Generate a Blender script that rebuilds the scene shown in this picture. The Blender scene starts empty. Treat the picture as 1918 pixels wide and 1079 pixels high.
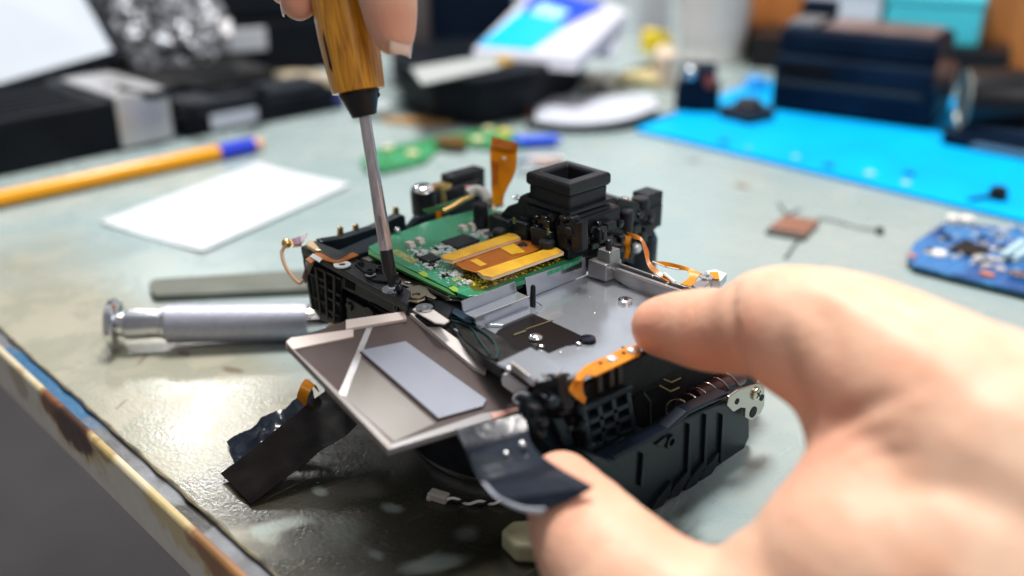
import bpy, bmesh, math, random
from mathutils import Vector, Matrix
random.seed(7)
C = bpy.context.scene.collection
SC = bpy.context.scene
# ------------------------------------------------------------------ camera
HC, PITCH, AZ, FPX = 0.160, math.radians(23.8), math.radians(43.9), 1864.7
fwd = Vector((-math.cos(AZ)*math.cos(PITCH), math.sin(AZ)*math.cos(PITCH), -math.sin(PITCH)))
rgt = Vector((math.sin(AZ), math.cos(AZ), 0))
upv = rgt.cross(fwd)
cam_d = bpy.data.cameras.new('camera'); cam = bpy.data.objects.new('camera', cam_d); C.objects.link(cam)
cam.matrix_world = Matrix(((rgt.x, upv.x, -fwd.x, 0), (rgt.y, upv.y, -fwd.y, 0), (rgt.z, upv.z, -fwd.z, HC), (0, 0, 0, 1)))
cam_d.lens = 35; cam_d.sensor_width = 36; cam_d.clip_start = 0.01; cam_d.clip_end = 50
cam_d.dof.use_dof = True; cam_d.dof.focus_distance = 0.277; cam_d.dof.aperture_fstop = 5.2; cam_d.dof.aperture_blades = 0
SC.camera = cam
# ------------------------------------------------------------------ world
w = bpy.data.worlds.new('World'); SC.world = w; w.use_nodes = True
nt = w.node_tree; bg = nt.nodes['Background']
tc = nt.nodes.new('ShaderNodeTexCoord'); dt = nt.nodes.new('ShaderNodeVectorMath'); dt.operation = 'DOT_PRODUCT'
dt.inputs[1].default_value = (-math.cos(AZ)*.93, math.sin(AZ)*.93, .25)      # the bright side of the workshop lies ahead
mr = nt.nodes.new('ShaderNodeMapRange'); mr.inputs['From Min'].default_value = -1; rp = nt.nodes.new('ShaderNodeValToRGB')
nt.links.new(tc.outputs['Generated'], dt.inputs[0]); nt.links.new(dt.outputs['Value'], mr.inputs['Value']); nt.links.new(mr.outputs[0], rp.inputs[0]); nt.links.new(rp.outputs[0], bg.inputs['Color'])
e = rp.color_ramp.elements
e[0].position = 0.0; e[0].color = (.30, .29, .28, 1); e[1].position = 1.0; e[1].color = (1.0, 1.05, 1.1, 1)
m_ = e.new(.42); m_.color = (.24, .25, .27, 1); m_ = e.new(.75); m_.color = (.72, .78, .84, 1)
bg.inputs['Strength'].default_value = 0.74
SC.view_settings.view_transform = 'Standard'; SC.view_settings.look = 'None'; SC.view_settings.exposure = 0.0; SC.view_settings.gamma = 1
SC.cycles.use_denoising = True
def area(name, loc, target, size, power, col=(1, 1, 1), sy=None):
    d = bpy.data.lights.new(name, 'AREA'); d.energy = power; d.color = col; d.size = size
    if sy: d.shape = 'RECTANGLE'; d.size_y = sy
    o = bpy.data.objects.new(name, d); C.objects.link(o); o.location = loc
    o.rotation_euler = (Vector(target)-Vector(loc)).to_track_quat('-Z', 'Y').to_euler(); return o
DEV = Vector((-.19, .17, .04))
area('ceiling_lamp', (-.50, .42, 1.0), DEV, .30, 17.0, (1, .96, .91))
area('desk_lamp', (-.25-.83*.95, .113+.3755*.95, .531*.95), (-.25, .113, 0), .075, 1.0, (1, .98, .95))
area('highlight_fill', (-.34, .36, .80), DEV, .05, 1.1, (1, .98, .95))  # unseen small lamp added for crisp specular highlights
area('side_soft_light', (.45, .10, .70), (-.1, .15, .05), .5, 3.6, (1, .97, .94))  # soft area light from behind and right of the camera

# ------------------------------------------------------------------ measuring helpers (target pixel -> place, mm)
def ray(x, y):
    return fwd + rgt*((x-959)/FPX) - upv*((y-539.5)/FPX)
def Z(x, y, z): d = ray(x, y); return Vector((0, 0, HC*1000)) + d*((z-HC*1000)/d.z)
def X(x, y, X_): d = ray(x, y); return Vector((0, 0, HC*1000)) + d*(X_/d.x)
def Y(x, y, Y_): d = ray(x, y); return Vector((0, 0, HC*1000)) + d*(Y_/d.y)
def D(x, y, dep): return Vector((0, 0, HC*1000)) + ray(x, y)*dep
def V(*a): return Vector(a)
def Zs(z, *pts): return [Z(a, b, z) for a, b in pts]
def Xs(x, *pts): return [X(a, b, x) for a, b in pts]
def Ys(y, *pts): return [Y(a, b, y) for a, b in pts]

# ------------------------------------------------------------------ materials
MATS = {}
def mat(name, col, rough=.5, metal=0, col2=None, nscale=300, bump=0, bscale=None, coat=0, trans=0, sss=0, stretch=(1, 1, 1), emit=0, ior=1.45, detail=4, ramp=(.35, .65), rvar=0, spec=None):
    if name in MATS: return MATS[name]
    if spec is None: spec = .28 if (not metal and max(col) < .06) else .5
    m = bpy.data.materials.new(name); m.use_nodes = True; n = m.node_tree; b = n.nodes['Principled BSDF']
    b.inputs['Base Color'].default_value = (*col, 1); b.inputs['Roughness'].default_value = rough; b.inputs['Metallic'].default_value = metal
    b.inputs['IOR'].default_value = ior; b.inputs['Specular IOR Level'].default_value = spec
    if coat: b.inputs['Coat Weight'].default_value = coat; b.inputs['Coat Roughness'].default_value = .12
    if trans: b.inputs['Transmission Weight'].default_value = trans
    if sss:
        b.inputs['Subsurface Weight'].default_value = sss; b.inputs['Subsurface Radius'].default_value = (1, .35, .2); b.inputs['Subsurface Scale'].default_value = .004
    t = n.nodes.new('ShaderNodeTexCoord'); mp = n.nodes.new('ShaderNodeMapping'); mp.inputs['Scale'].default_value = stretch
    n.links.new(t.outputs['Object'], mp.inputs[0])
    no = n.nodes.new('ShaderNodeTexNoise'); no.inputs['Scale'].default_value = nscale; no.inputs['Detail'].default_value = detail
    n.links.new(mp.outputs[0], no.inputs['Vector'])
    if col2:
        r = n.nodes.new('ShaderNodeValToRGB'); r.color_ramp.elements[0].position = ramp[0]; r.color_ramp.elements[1].position = ramp[1]
        r.color_ramp.elements[0].color = (*col, 1); r.color_ramp.elements[1].color = (*col2, 1)
        n.links.new(no.outputs['Fac'], r.inputs[0]); n.links.new(r.outputs[0], b.inputs['Base Color'])
    if rvar:
        mr = n.nodes.new('ShaderNodeMapRange'); mr.inputs['To Min'].default_value = max(.02, rough-rvar); mr.inputs['To Max'].default_value = rough+rvar
        n.links.new(no.outputs['Fac'], mr.inputs['Value']); n.links.new(mr.outputs[0], b.inputs['Roughness'])
    if bump:
        n2 = n.nodes.new('ShaderNodeTexNoise'); n2.inputs['Scale'].default_value = bscale or nscale; n2.inputs['Detail'].default_value = 3
        n.links.new(mp.outputs[0], n2.inputs['Vector'])
        bp = n.nodes.new('ShaderNodeBump'); bp.inputs['Strength'].default_value = bump; bp.inputs['Distance'].default_value = .0004
        n.links.new(n2.outputs['Fac'], bp.inputs['Height']); n.links.new(bp.outputs[0], b.inputs['Normal'])
    MATS[name] = m; return m
BLK = mat('black plastic', (.010, .011, .014), .34, col2=(.02, .022, .026), nscale=160, bump=.25, bscale=900, rvar=.12)
BLKD = mat('matte black', (.006, .006, .008), .6, col2=(.014, .014, .016), nscale=200)
SLATE = mat('slate plastic', (.006, .012, .018), .3, col2=(.012, .021, .029), nscale=60, rvar=.08, bump=.1, bscale=1200)
EYE = mat('soft black rubber', (.010, .011, .014), .30, spec=.38, col2=(.016, .017, .021), nscale=120, rvar=.08)
STEEL = mat('bright steel', (.66, .67, .70), .22, 1, col2=(.52, .53, .57), nscale=90, rvar=.08, bump=.06, bscale=500)
TRAY = mat('polished tray steel', (.58, .61, .67), .17, .72, col2=(.51, .54, .60), nscale=70, rvar=.06, detail=8, bump=.05, bscale=260)
BRONZE = mat('dull plated steel', (.36, .33, .30), .42, 1, col2=(.27, .25, .23), nscale=240, rvar=.1)
RAIL = mat('grey plated steel', (.42, .41, .42), .33, .75, col2=(.30, .29, .29), nscale=150, rvar=.1)
CHROME = mat('chrome', (.82, .82, .84), .12, 1)
GOLD = mat('gold contact', (.85, .58, .25), .3, 1, col2=(.7, .42, .15), nscale=400)
KAP = mat('orange flex film', (.72, .27, .004), .3, spec=.25, col2=(.55, .17, .004), nscale=180, rvar=.1, coat=.15)
KAPD = mat('dark copper flex', (.34, .085, .004), .3, spec=.25, col2=(.42, .14, .014), nscale=220, rvar=.1, coat=.12)
KAPY = mat('yellow stiffener film', (.80, .46, .03), .28, spec=.3, col2=(.60, .31, .03), nscale=140, rvar=.1, coat=.15)
BUFF = mat('buff edge', (.80, .62, .45), .5)
TAPE = mat('black tape', (.004, .003, .003), .28, col2=(.009, .006, .005), nscale=90, spec=.14, bump=.4, bscale=110, rvar=.08)
TAPEB = mat('blue black foil', (.003, .006, .012), .16, col2=(.012, .017, .028), nscale=60, bump=.6, bscale=110, spec=.4)
WHITEP = mat('white paper', (.58, .63, .66), .7, spec=.15, col2=(.50, .54, .58), nscale=60, ramp=(.45, .75))
LABEL = mat('pale label', (.28, .30, .36), .5, spec=.3, col2=(.25, .27, .33), nscale=60)
RIM = mat('pale rim', (.68, .65, .63), .4, col2=(.60, .53, .50), nscale=80)
GLASS = mat('smoky screen glass', (.10, .075, .068), .10, spec=.28, trans=.2, ior=1.3, col2=(.17, .14, .14), nscale=28)
CERAM = mat('ceramic chip', (.62, .57, .50), .4)
CHIPD = mat('chip', (.010, .013, .016), .38, col2=(.016, .02, .024), nscale=500)
SOLDER = mat('solder', (.80, .84, .85), .22, .45)
SKIN = mat('skin', (.76, .515, .375), .45, spec=.22, col2=(.69, .39, .265), nscale=70, detail=6, sss=.28, bump=.55, bscale=520, ramp=(.40, .72), rvar=.1)
NAIL = mat('fingernail', (.80, .52, .42), .22, sss=.3, coat=.4)
CABW = mat('white wire', (.75, .75, .74), .4); CABP = mat('pink wire', (.6, .2, .25), .4)
IVORY = mat('ivory plastic', (.55, .54, .34), .4, sss=.3, col2=(.5, .47, .3), nscale=120)

# ------------------------------------------------------------------ mesh helper (mm in, metres out)
def smooth_path(pts, sub=6):
    P = [Vector(p) for p in pts]; out = []
    for i in range(len(P)-1):
        p0 = P[max(i-1, 0)]; p1 = P[i]; p2 = P[i+1]; p3 = P[min(i+2, len(P)-1)]
        for k in range(sub):
            t = k/sub
            out.append(.5*((2*p1)+(p2-p0)*t+(2*p0-5*p1+4*p2-p3)*t*t+(3*p1-p0-3*p2+p3)*t**3))
    out.append(P[-1]); return out
class MB:
    def __init__(s): s.v = []; s.f = []
    def add(s, v, f):
        b = len(s.v); s.v += [Vector(x) for x in v]; s.f += [tuple(i+b for i in g) for g in f]; return s
    def prism(s, pts, vec, top=None):
        n = len(pts); vec = Vector(vec); t = top or [Vector(p)+vec for p in pts]
        return s.add(list(pts)+list(t), [tuple(range(n)), tuple(range(2*n-1, n-1, -1))]+[(i, (i+1) % n, n+(i+1) % n, n+i) for i in range(n)])
    def slab(s, z, th, *px): return s.prism(Zs(z, *px), (0, 0, -th))      # outline on a level plane, thickness downwards
    def box(s, x0, x1, y0, y1, z0, z1):
        return s.prism([V(x0, y0, z0), V(x1, y0, z0), V(x1, y1, z0), V(x0, y1, z0)], (0, 0, z1-z0))
    def obox(s, c, a, b, h):     # centre of base, half axes a, b, height vec h
        c = Vector(c); a = Vector(a); b = Vector(b); return s.prism([c-a-b, c+a-b, c+a+b, c-a+b], h)
    def lathe(s, o, ax, prof, n=32, closed=True):
        o = Vector(o); ax = Vector(ax).normalized(); u = ax.orthogonal().normalized(); w_ = ax.cross(u); v = []; f = []
        for t, r in prof:
            for k in range(n):
                a = 2*math.pi*k/n; v.append(o+ax*t+(u*math.cos(a)+w_*math.sin(a))*max(r, 1e-4))
        for i in range(len(prof)-1):
            for k in range(n): f.append((i*n+k, i*n+(k+1) % n, (i+1)*n+(k+1) % n, (i+1)*n+k))
        if closed: f.append(tuple(range(n-1, -1, -1))); f.append(tuple(range((len(prof)-1)*n, len(prof)*n)))
        return s.add(v, f)
    def sphere(s, c, r, n=12, sq=1.0):
        pr = [(-r*math.cos(math.pi*i/n)*sq, r*math.sin(math.pi*i/n)) for i in range(n+1)]
        return s.lathe(c, (0, 0, 1), pr, n*2, False)
    def tube(s, pts, r, n=10, caps=True):
        pts = [Vector(p) for p in pts]; R = r if isinstance(r, (list, tuple)) else [r]*len(pts); v = []; f = []; u = None
        for i, p in enumerate(pts):
            t = (pts[min(i+1, len(pts)-1)]-pts[max(i-1, 0)]).normalized()
            u = (t.orthogonal() if u is None else u-t*u.dot(t)).normalized(); w_ = t.cross(u)
            for k in range(n):
                a = 2*math.pi*k/n; v.append(p+(u*math.cos(a)+w_*math.sin(a))*R[i])
        for i in range(len(pts)-1):
            for k in range(n): f.append((i*n+k, i*n+(k+1) % n, (i+1)*n+(k+1) % n, (i+1)*n+k))
        if caps: f.append(tuple(range(n-1, -1, -1))); f.append(tuple(range((len(pts)-1)*n, len(pts)*n)))
        return s.add(v, f)
    def ribbon(s, L, R, th=.15, sub=5):
        L = smooth_path(L, sub); R = smooth_path(R, sub); n = len(L); v = []; f = []
        for i in range(n):
            t = L[min(i+1, n-1)]-L[max(i-1, 0)]; nr = t.cross(R[i]-L[i]).normalized()*th*.5
            v += [L[i]+nr, R[i]+nr, R[i]-nr, L[i]-nr]
        for i in range(n-1):
            a = i*4; b = a+4
            for k in range(4): f.append((a+k, a+(k+1) % 4, b+(k+1) % 4, b+k))
        f += [(3, 2, 1, 0), (4*n-4, 4*n-3, 4*n-2, 4*n-1)]
        return s.add(v, f)
    def build(s, name, m, parent=None, bevel=0, smooth=False, seg=2, label=None):
        me = bpy.data.meshes.new(name)
        if parent: org = parent.matrix_world.translation.copy() if parent.parent is None else (parent.parent.matrix_world.translation+parent.location)
        else:
            q = [p for p in s.v]; org = Vector((sum(p.x for p in q)/len(q), sum(p.y for p in q)/len(q), min(p.z for p in q)))*.001
        o = bpy.data.objects.new(name, me)
        base = org
        me.from_pydata([(p*.001-base) for p in s.v], [], s.f); me.validate()
        bm = bmesh.new(); bm.from_mesh(me); bmesh.ops.recalc_face_normals(bm, faces=bm.faces); bm.to_mesh(me); bm.free()
        me.materials.append(m); C.objects.link(o)
        if parent: o.parent = parent
        else: o.location = base
        if smooth:
            for p in me.polygons: p.use_smooth = True
            try: me.set_sharp_from_angle(angle=math.radians(40))
            except Exception: pass
        if bevel:
            b = o.modifiers.new('bevel', 'BEVEL'); b.width = bevel*.001; b.segments = seg; b.limit_method = 'ANGLE'; b.angle_limit = math.radians(35)
        if label: o['label'] = label
        bpy.context.view_layer.update()
        return o
def tag(o, label, cat, group=None):
    o['label'] = label; o['category'] = cat
    if group: o['group'] = group
    return o
def struct(o): o['kind'] = 'structure'; return o
def thing(name, label, cat, at, group=None):
    o = bpy.data.objects.new(name, None); C.objects.link(o); o.location = Vector(at)*.001; o.empty_display_size = .01
    bpy.context.view_layer.update(); return tag(o, label, cat, group)

# ================================================================== DESK
def desk_material():
    m = bpy.data.materials.new('worn desk laminate'); m.use_nodes = True; n = m.node_tree; b = n.nodes['Principled BSDF']; L = n.links.new
    t = n.nodes.new('ShaderNodeTexCoord'); obj = t.outputs['Object']
    def noise(sc, det=4, dist=0):
        q = n.nodes.new('ShaderNodeTexNoise'); q.inputs['Scale'].default_value = sc; q.inputs['Detail'].default_value = det; q.inputs['Distortion'].default_value = dist; L(obj, q.inputs['Vector']); return q.outputs['Fac']
    def ramp(v, p0, p1, a=0, c=1):
        r = n.nodes.new('ShaderNodeMapRange'); r.clamp = True; r.interpolation_type = 'SMOOTHSTEP'
        for k, x in zip(('From Min', 'From Max', 'To Min', 'To Max'), (p0, p1, a, c)): r.inputs[k].default_value = x
        L(v, r.inputs['Value']); return r.outputs[0]
    def mth(op, a, c):
        r = n.nodes.new('ShaderNodeMath'); r.operation = op
        for i, x in enumerate((a, c)):
            if isinstance(x, (int, float)): r.inputs[i].default_value = x
            else: L(x, r.inputs[i])
        return r.outputs[0]
    def mix(f, a, c):
        r = n.nodes.new('ShaderNodeMix'); r.data_type = 'RGBA'; 
        if isinstance(f, (int, float)): r.inputs[0].default_value = f
        else: L(f, r.inputs[0])
        for i, x in ((6, a), (7, c)):
            if isinstance(x, tuple): r.inputs[i].default_value = (*x, 1)
            else: L(x, r.inputs[i])
        return r.outputs[2]
    def near(cx, cy, sx, sy, rot=0, warp=None, wamt=.4, e0=.7, e1=1.1):    # 1 inside an ellipse (mm), 0 outside
        mp = n.nodes.new('ShaderNodeMapping'); mp.vector_type = 'TEXTURE'
        mp.inputs['Location'].default_value = (cx*.001, cy*.001, 0); mp.inputs['Rotation'].default_value = (0, 0, math.radians(rot)); mp.inputs['Scale'].default_value = (sx*.001, sy*.001, 1)
        L(obj, mp.inputs[0]); vl = n.nodes.new('ShaderNodeVectorMath'); vl.operation = 'LENGTH'; L(mp.outputs[0], vl.inputs[0])
        d = vl.outputs['Value']
        if warp is not None: d = mth('ADD', d, mth('MULTIPLY', mth('SUBTRACT', warp, .5), wamt*2))
        return ramp(d, e0, e1, 1, 0)
    n1 = noise(9, 5); n2 = noise(45, 5, 1); n3 = noise(160, 4); n4 = noise(75, 6, 1.5)
    specks = noise(520, 2); scr = n.nodes.new('ShaderNodeMapping'); scr.inputs['Scale'].default_value = (1, .06, 1); scr.inputs['Rotation'].default_value = (0, 0, .7); L(obj, scr.inputs[0]); scn = n.nodes.new('ShaderNodeTexNoise'); scn.inputs['Scale'].default_value = 700; scn.inputs['Detail'].default_value = 3; L(scr.outputs[0], scn.inputs['Vector'])
    col = mix(ramp(n1, .35, .65), (.27, .355, .365), (.32, .395, .395))
    col = mix(mth('MULTIPLY', ramp(n2, .5, .75), .25), col, (.42, .40, .33))
    # olive-brown band towards the front edge
    front = near(-290, 100, 190, 62, 0, n1, .6, .55, 1.15)
    col = mix(mth('MULTIPLY', front, .85), col, (.27, .255, .185))
    col = mix(mth('MULTIPLY', mth('MULTIPLY', front, ramp(n2, .45, .62)), .45), col, (.38, .35, .27))
    # shade of device and hand, and missing reflection, painted into the desk colour
    p = Z(760, 960, 0); desk_shade = near(p.x+20, p.y+2, 86, 52, 8, n2, .35, .72, 1.08)
    col = mix(mth('MULTIPLY', desk_shade, .96), col, (.022, .019, .010))
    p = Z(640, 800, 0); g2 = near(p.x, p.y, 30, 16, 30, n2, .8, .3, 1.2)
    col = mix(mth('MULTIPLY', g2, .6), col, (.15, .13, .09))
    p = Z(1340, 900, 0); g3 = near(p.x, p.y, 16, 13, 0, n2, .5, .7, 1.1)
    # paler patches inside the painted shade
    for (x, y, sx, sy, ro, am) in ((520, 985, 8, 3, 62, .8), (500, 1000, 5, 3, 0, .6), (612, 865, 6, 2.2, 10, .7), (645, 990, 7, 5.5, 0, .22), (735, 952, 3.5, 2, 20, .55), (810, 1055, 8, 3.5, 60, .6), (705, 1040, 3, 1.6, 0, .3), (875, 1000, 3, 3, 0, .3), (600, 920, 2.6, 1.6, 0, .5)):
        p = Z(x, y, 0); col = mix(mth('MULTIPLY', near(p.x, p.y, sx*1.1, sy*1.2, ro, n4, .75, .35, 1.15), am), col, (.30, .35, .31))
    # brown marks
    for (x, y, sx, sy, ro) in ((268, 672, 5, .8, -50), (345, 662, 3.2, 1.6, 10), (435, 693, 4.5, 2.2, 20), (228, 757, 4, .6, -55), (360, 905, 3, 1.5, 20), (1390, 348, 5, 4, 0), (1300, 300, 4, 3, 0)):
        p = Z(x, y, 0); col = mix(mth('MULTIPLY', near(p.x, p.y, sx, sy, ro, n3, .6, .6, 1.1), .7), col, (.12, .075, .05))
    col = mix(mth('MULTIPLY', ramp(specks, .70, .76), .5), col, (.10, .08, .06)); col = mix(mth('MULTIPLY', ramp(scn.outputs['Fac'], .66, .75), .25), col, (.55, .56, .52))
    L(col, b.inputs['Base Color'])
    L(ramp(n2, .3, .7, .2, .34), b.inputs['Roughness'])
    bp = n.nodes.new('ShaderNodeBump'); bp.inputs['Strength'].default_value = .4; bp.inputs['Distance'].default_value = .0002
    h = mth('ADD', noise(900, 2), mth('MULTIPLY', noise(260, 3), .9)); L(h, bp.inputs['Height']); L(bp.outputs[0], b.inputs['Normal'])
    b.inputs['Coat Weight'].default_value = .12; b.inputs['Coat Roughness'].default_value = .16; L(bp.outputs[0], b.inputs['Coat Normal'])
    return m
def edge_material(name, base, base2, spots, rough, bump=.5):
    m = bpy.data.materials.new(name); m.use_nodes = True; n = m.node_tree; b = n.nodes['Principled BSDF']; L = n.links.new
    t = n.nodes.new('ShaderNodeTexCoord'); q = n.nodes.new('ShaderNodeTexNoise'); q.inputs['Scale'].default_value = 130; q.inputs['Detail'].default_value = 6; L(t.outputs['Object'], q.inputs['Vector'])
    r = n.nodes.new('ShaderNodeMapRange'); r.inputs['From Min'].default_value = .4; r.inputs['From Max'].default_value = .65; L(q.outputs['Fac'], r.inputs['Value'])
    mx = n.nodes.new('ShaderNodeMix'); mx.data_type = 'RGBA'; mx.inputs[6].default_value = (*base, 1); mx.inputs[7].default_value = (*base2, 1); L(r.outputs[0], mx.inputs[0]); col = mx.outputs[2]
    for (cx, sx, cz, sz, c, am) in spots:
        mp = n.nodes.new('ShaderNodeMapping'); mp.vector_type = 'TEXTURE'; mp.inputs['Location'].default_value = (cx*.001, .088, cz*.001); mp.inputs['Scale'].default_value = (sx*.001, 1, sz*.001)
        L(t.outputs['Object'], mp.inputs[0]); vl = n.nodes.new('ShaderNodeVectorMath'); vl.operation = 'LENGTH'; L(mp.outputs[0], vl.inputs[0])
        ad = n.nodes.new('ShaderNodeMath'); ad.operation = 'MULTIPLY_ADD'; L(q.outputs['Fac'], ad.inputs[0]); ad.inputs[1].default_value = 1.2; L(vl.outputs['Value'], ad.inputs[2])
        rr = n.nodes.new('ShaderNodeMapRange'); rr.inputs['From Min'].default_value = 1.35; rr.inputs['From Max'].default_value = 1.6; rr.inputs['To Min'].default_value = am; rr.inputs['To Max'].default_value = 0; L(ad.outputs[0], rr.inputs['Value'])
        m2 = n.nodes.new('ShaderNodeMix'); m2.data_type = 'RGBA'; L(rr.outputs[0], m2.inputs[0]); L(col, m2.inputs[6]); m2.inputs[7].default_value = (*c, 1); col = m2.outputs[2]
    L(col, b.inputs['Base Color']); b.inputs['Roughness'].default_value = rough
    bp = n.nodes.new('ShaderNodeBump'); bp.inputs['Strength'].default_value = bump; bp.inputs['Distance'].default_value = .0006; L(q.outputs['Fac'], bp.inputs['Height']); L(bp.outputs[0], b.inputs['Normal'])
    return m
desk = thing('desk', 'worn pale green desk with a scorched cream edge strip', 'desk', (0, 0, 0))
del desk['category'], desk['label']; desk['kind'] = 'structure'
EY = 91.5
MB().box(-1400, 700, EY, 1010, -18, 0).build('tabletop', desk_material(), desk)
gx = [Y(x, y, 88).x for x, y in ((30, 665), (160, 790), (300, 905), (365, 985), (400, 1040))]
MB().box(-1400, 700, EY-4.1, EY-.02, -18, -1.1).build('edge_channel', edge_material('edge channel', (.17, .18, .20), (.11, .11, .12),
    [((gx[0]+gx[1])/2, 40, -1, 40, (.01, .10, .22), .9), (gx[3]-3, 9, -1, 40, (.015, .013, .01), .95), (gx[4]-60, 16, -1, 40, (.04, .035, .03), .4)], .35, .8), desk)
BZ = Y(0, 722, EY-6.5).z
mb = MB(); mb.prism([V(-1400, EY-4.15, -.5), V(-1400, EY-5.7, -.6), V(-1400, EY-6.5, -1.6), V(-1400, EY-6.5, BZ), V(-1400, EY-4.15, BZ)], (2100, 0, 0))
bx = [Y(x, y, 85.5).x for x, y in ((130, 800), (150, 830), (390, 1040), (420, 1075))]
mb.build('edge_band', edge_material('cream edge band', (.56, .53, .46), (.60, .57, .52),
    [(-250, 400, 0, 3.2, (.52, .43, .22), .6), (-330, 9, -6, 6, (.3, .2, .1), .6), (-290, 5, -3, 5, (.12, .06, .03), .8), (-262, 7, -1, 4, (.2, .12, .05), .8), (bx[0]+2, 34, 0, 14, (.45, .33, .12), .7), (bx[0]-2, 24, -1, 10, (.15, .055, .02), 1.0), (bx[0]+3, 15, -4, 8, (.035, .012, .006), .95), (bx[2]-9, 26, 0, 12, (.50, .38, .15), .7), (bx[2]+6, 16, -1, 9, (.25, .11, .04), .95), (bx[3]+14, 15, -4, 11, (.34, .16, .06), .85)], .5, .9), desk, bevel=.5)
mb = MB(); mb.tube([V(-700+i*6, EY+.3+.25*math.sin(i*1.7), -.1) for i in range(170)], [.55+.2*math.sin(i*2.3) for i in range(170)], 6)
mb.build('edge_bead', mat('yellowed glue', (.30, .26, .17), .4, col2=(.08, .07, .06), nscale=150), desk, smooth=True)
struct(MB().box(-3000, 3000, -3000, 4000, -745, -740).build('floor', mat('grey floor', (.42, .37, .36), .8, col2=(.34, .30, .29), nscale=4)))
WOODW = mat('orange wood panel', (.52, .20, .055), .5, col2=(.38, .13, .03), nscale=14, stretch=(4, 4, .5))
a = Z(1380, 96, 0); b_ = Z(2100, 165, 0)
mb = MB(); dirv = (b_-a).normalized(); nrm = V(-dirv.y, dirv.x, 0)
mb.prism([a, b_, b_+nrm*18, a+nrm*18], (0, 0, 700)); tag(mb.build('wood_panel', WOODW), 'orange brown wooden panel standing behind the white and turquoise boxes', 'panel')
struct(MB().prism([V(-1700, -1200, -740), V(-2150, 2300, -740), V(-2170, 2300, -740), V(-1720, -1200, -740)], (0, 0, 2600)).build('wall', mat('pale wall', (.62, .66, .68), .8)))

# ================================================================== THE DISASSEMBLED CAMERA
cam_root = thing('camera', 'opened black camera body with bare green circuit board and silver tray held by the hand', 'camera', (-190, 180, 0))
def part(mb, name, m, bevel=.0, parent=None, **k): return mb.build(name, m, parent or cam_root, bevel, **k)
rg = random.Random(21); GL = mat('glossy casting black', (.007, .008, .010), .22, spec=.5, bump=.2, bscale=700)
def relief(plane, val, x0, x1, yf, n_, dmin, dmax, par, names='casting_detail'):
    for k in range(n_):
        x = rg.uniform(x0, x1); ya_, yb_ = yf(x); y = rg.uniform(ya_, yb_); w2 = rg.uniform(3, 9); h2 = rg.uniform(3, 11); d_ = rg.uniform(dmin, dmax)
        sl = -.36 if plane == 'X' else .42
        pts = [(x-w2, y-h2-w2*sl), (x+w2, y-h2+w2*sl), (x+w2, y+h2+w2*sl), (x-w2, y+h2-w2*sl)]
        mb = MB()
        if plane == 'X': mb.prism(Xs(val+d_, *pts), (-d_-1, 0, 0))
        else: mb.prism(Ys(val-d_, *pts), (0, d_+1, 0))
        mb.build(names, GL if k % 2 else BLK, par, .35)
    for k in range(max(2, n_//3)):
        x = rg.uniform(x0, x1); ya_, yb_ = yf(x); y = rg.uniform(ya_, yb_); r2 = rg.uniform(.7, 1.5); mb = MB()
        if plane == 'X': mb.lathe(X(x, y, val), (1, 0, 0), [(-.5, r2), (.9, r2), (1.2, r2*.6)], 14)
        else: mb.lathe(Y(x, y, val), (0, -1, 0), [(-.5, r2), (.9, r2), (1.2, r2*.6)], 14)
        mb.build('casting_stud', GL, par, smooth=True)
# core
mb = MB(); mb.box(-243, -139.5, 153.5, 205, 31, 41.5); mb.box(-240, -186, 155, 214, 41.5, 46); mb.box(-222, -150, 158, 200, 12, 31)
part(mb, 'inner_chassis', BLKD, .5)
# lens mount under the body
mb = MB(); mb.lathe((-186, 182, 3), (0, 0, 1), [(0, 31), (0, 35), (5, 35.5), (28, 35.5), (28, 30)], 64); part(mb, 'lens_mount', BLK, .3, smooth=True)
mb = MB(); mb.lathe((-186, 182, 0.2), (0, 0, 1), [(0, 29), (0, 33.5), (1.2, 34.2), (2.8, 34.2), (2.8, 29)], 72); part(mb, 'mount_ring', CHROME, 0, smooth=True)
# left side frame
mb = MB()
mb.prism(Ys(149, (563, 462), (622, 492), (745, 560), (745, 592), (640, 540), (636, 612), (600, 600), (580, 570)), (0, 3.2, 0))
mb.prism(Zs(50.2, (563, 462), (590, 450), (640, 470), (700, 500), (770, 545), (762, 572), (745, 562), (622, 495)), (0, 0, -2.2))
part(mb, 'side_frame', BLK, .35)
mb = MB()
def bil(q, s, t): return q[0].lerp(q[1], s).lerp(q[3].lerp(q[2], s), t)
q = Ys(148.6, (572, 487), (642, 520), (638, 610), (588, 578))
def bar(mb, q, s0, t0, s1, t1, d):
    mb.prism([bil(q, s0, t0), bil(q, s1, t0), bil(q, s1, t1), bil(q, s0, t1)], d)
for s in (0, .3, .55, .8): bar(mb, q, s, 0, s+.07, 1, (0, -.9, 0))
for t, s0, s1 in ((0, 0, 1), (.2, 0, .6), (.34, .3, 1), (.52, .5, 1), (.68, 0, .55), (.78, .5, .95), (.93, 0, 1)): bar(mb, q, s0, t, s1, t+.05, (0, -.7, 0))
part(mb, 'side_lattice', mat('lattice plastic', (.016, .016, .015), .42), .15)
mb = MB(); mb.prism(Ys(148.4, (648, 556), (700, 585), (742, 606), (742, 618), (650, 618)), (0, 3, 0))
for x, y, r in ((690, 590, 2.4), (652, 575, 1.4)): mb.lathe(Y(x, y, 147.8), (0, 1, 0), [(0, r), (2, r)], 18)
part(mb, 'lower_frame', BLK, .3, smooth=False)
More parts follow.
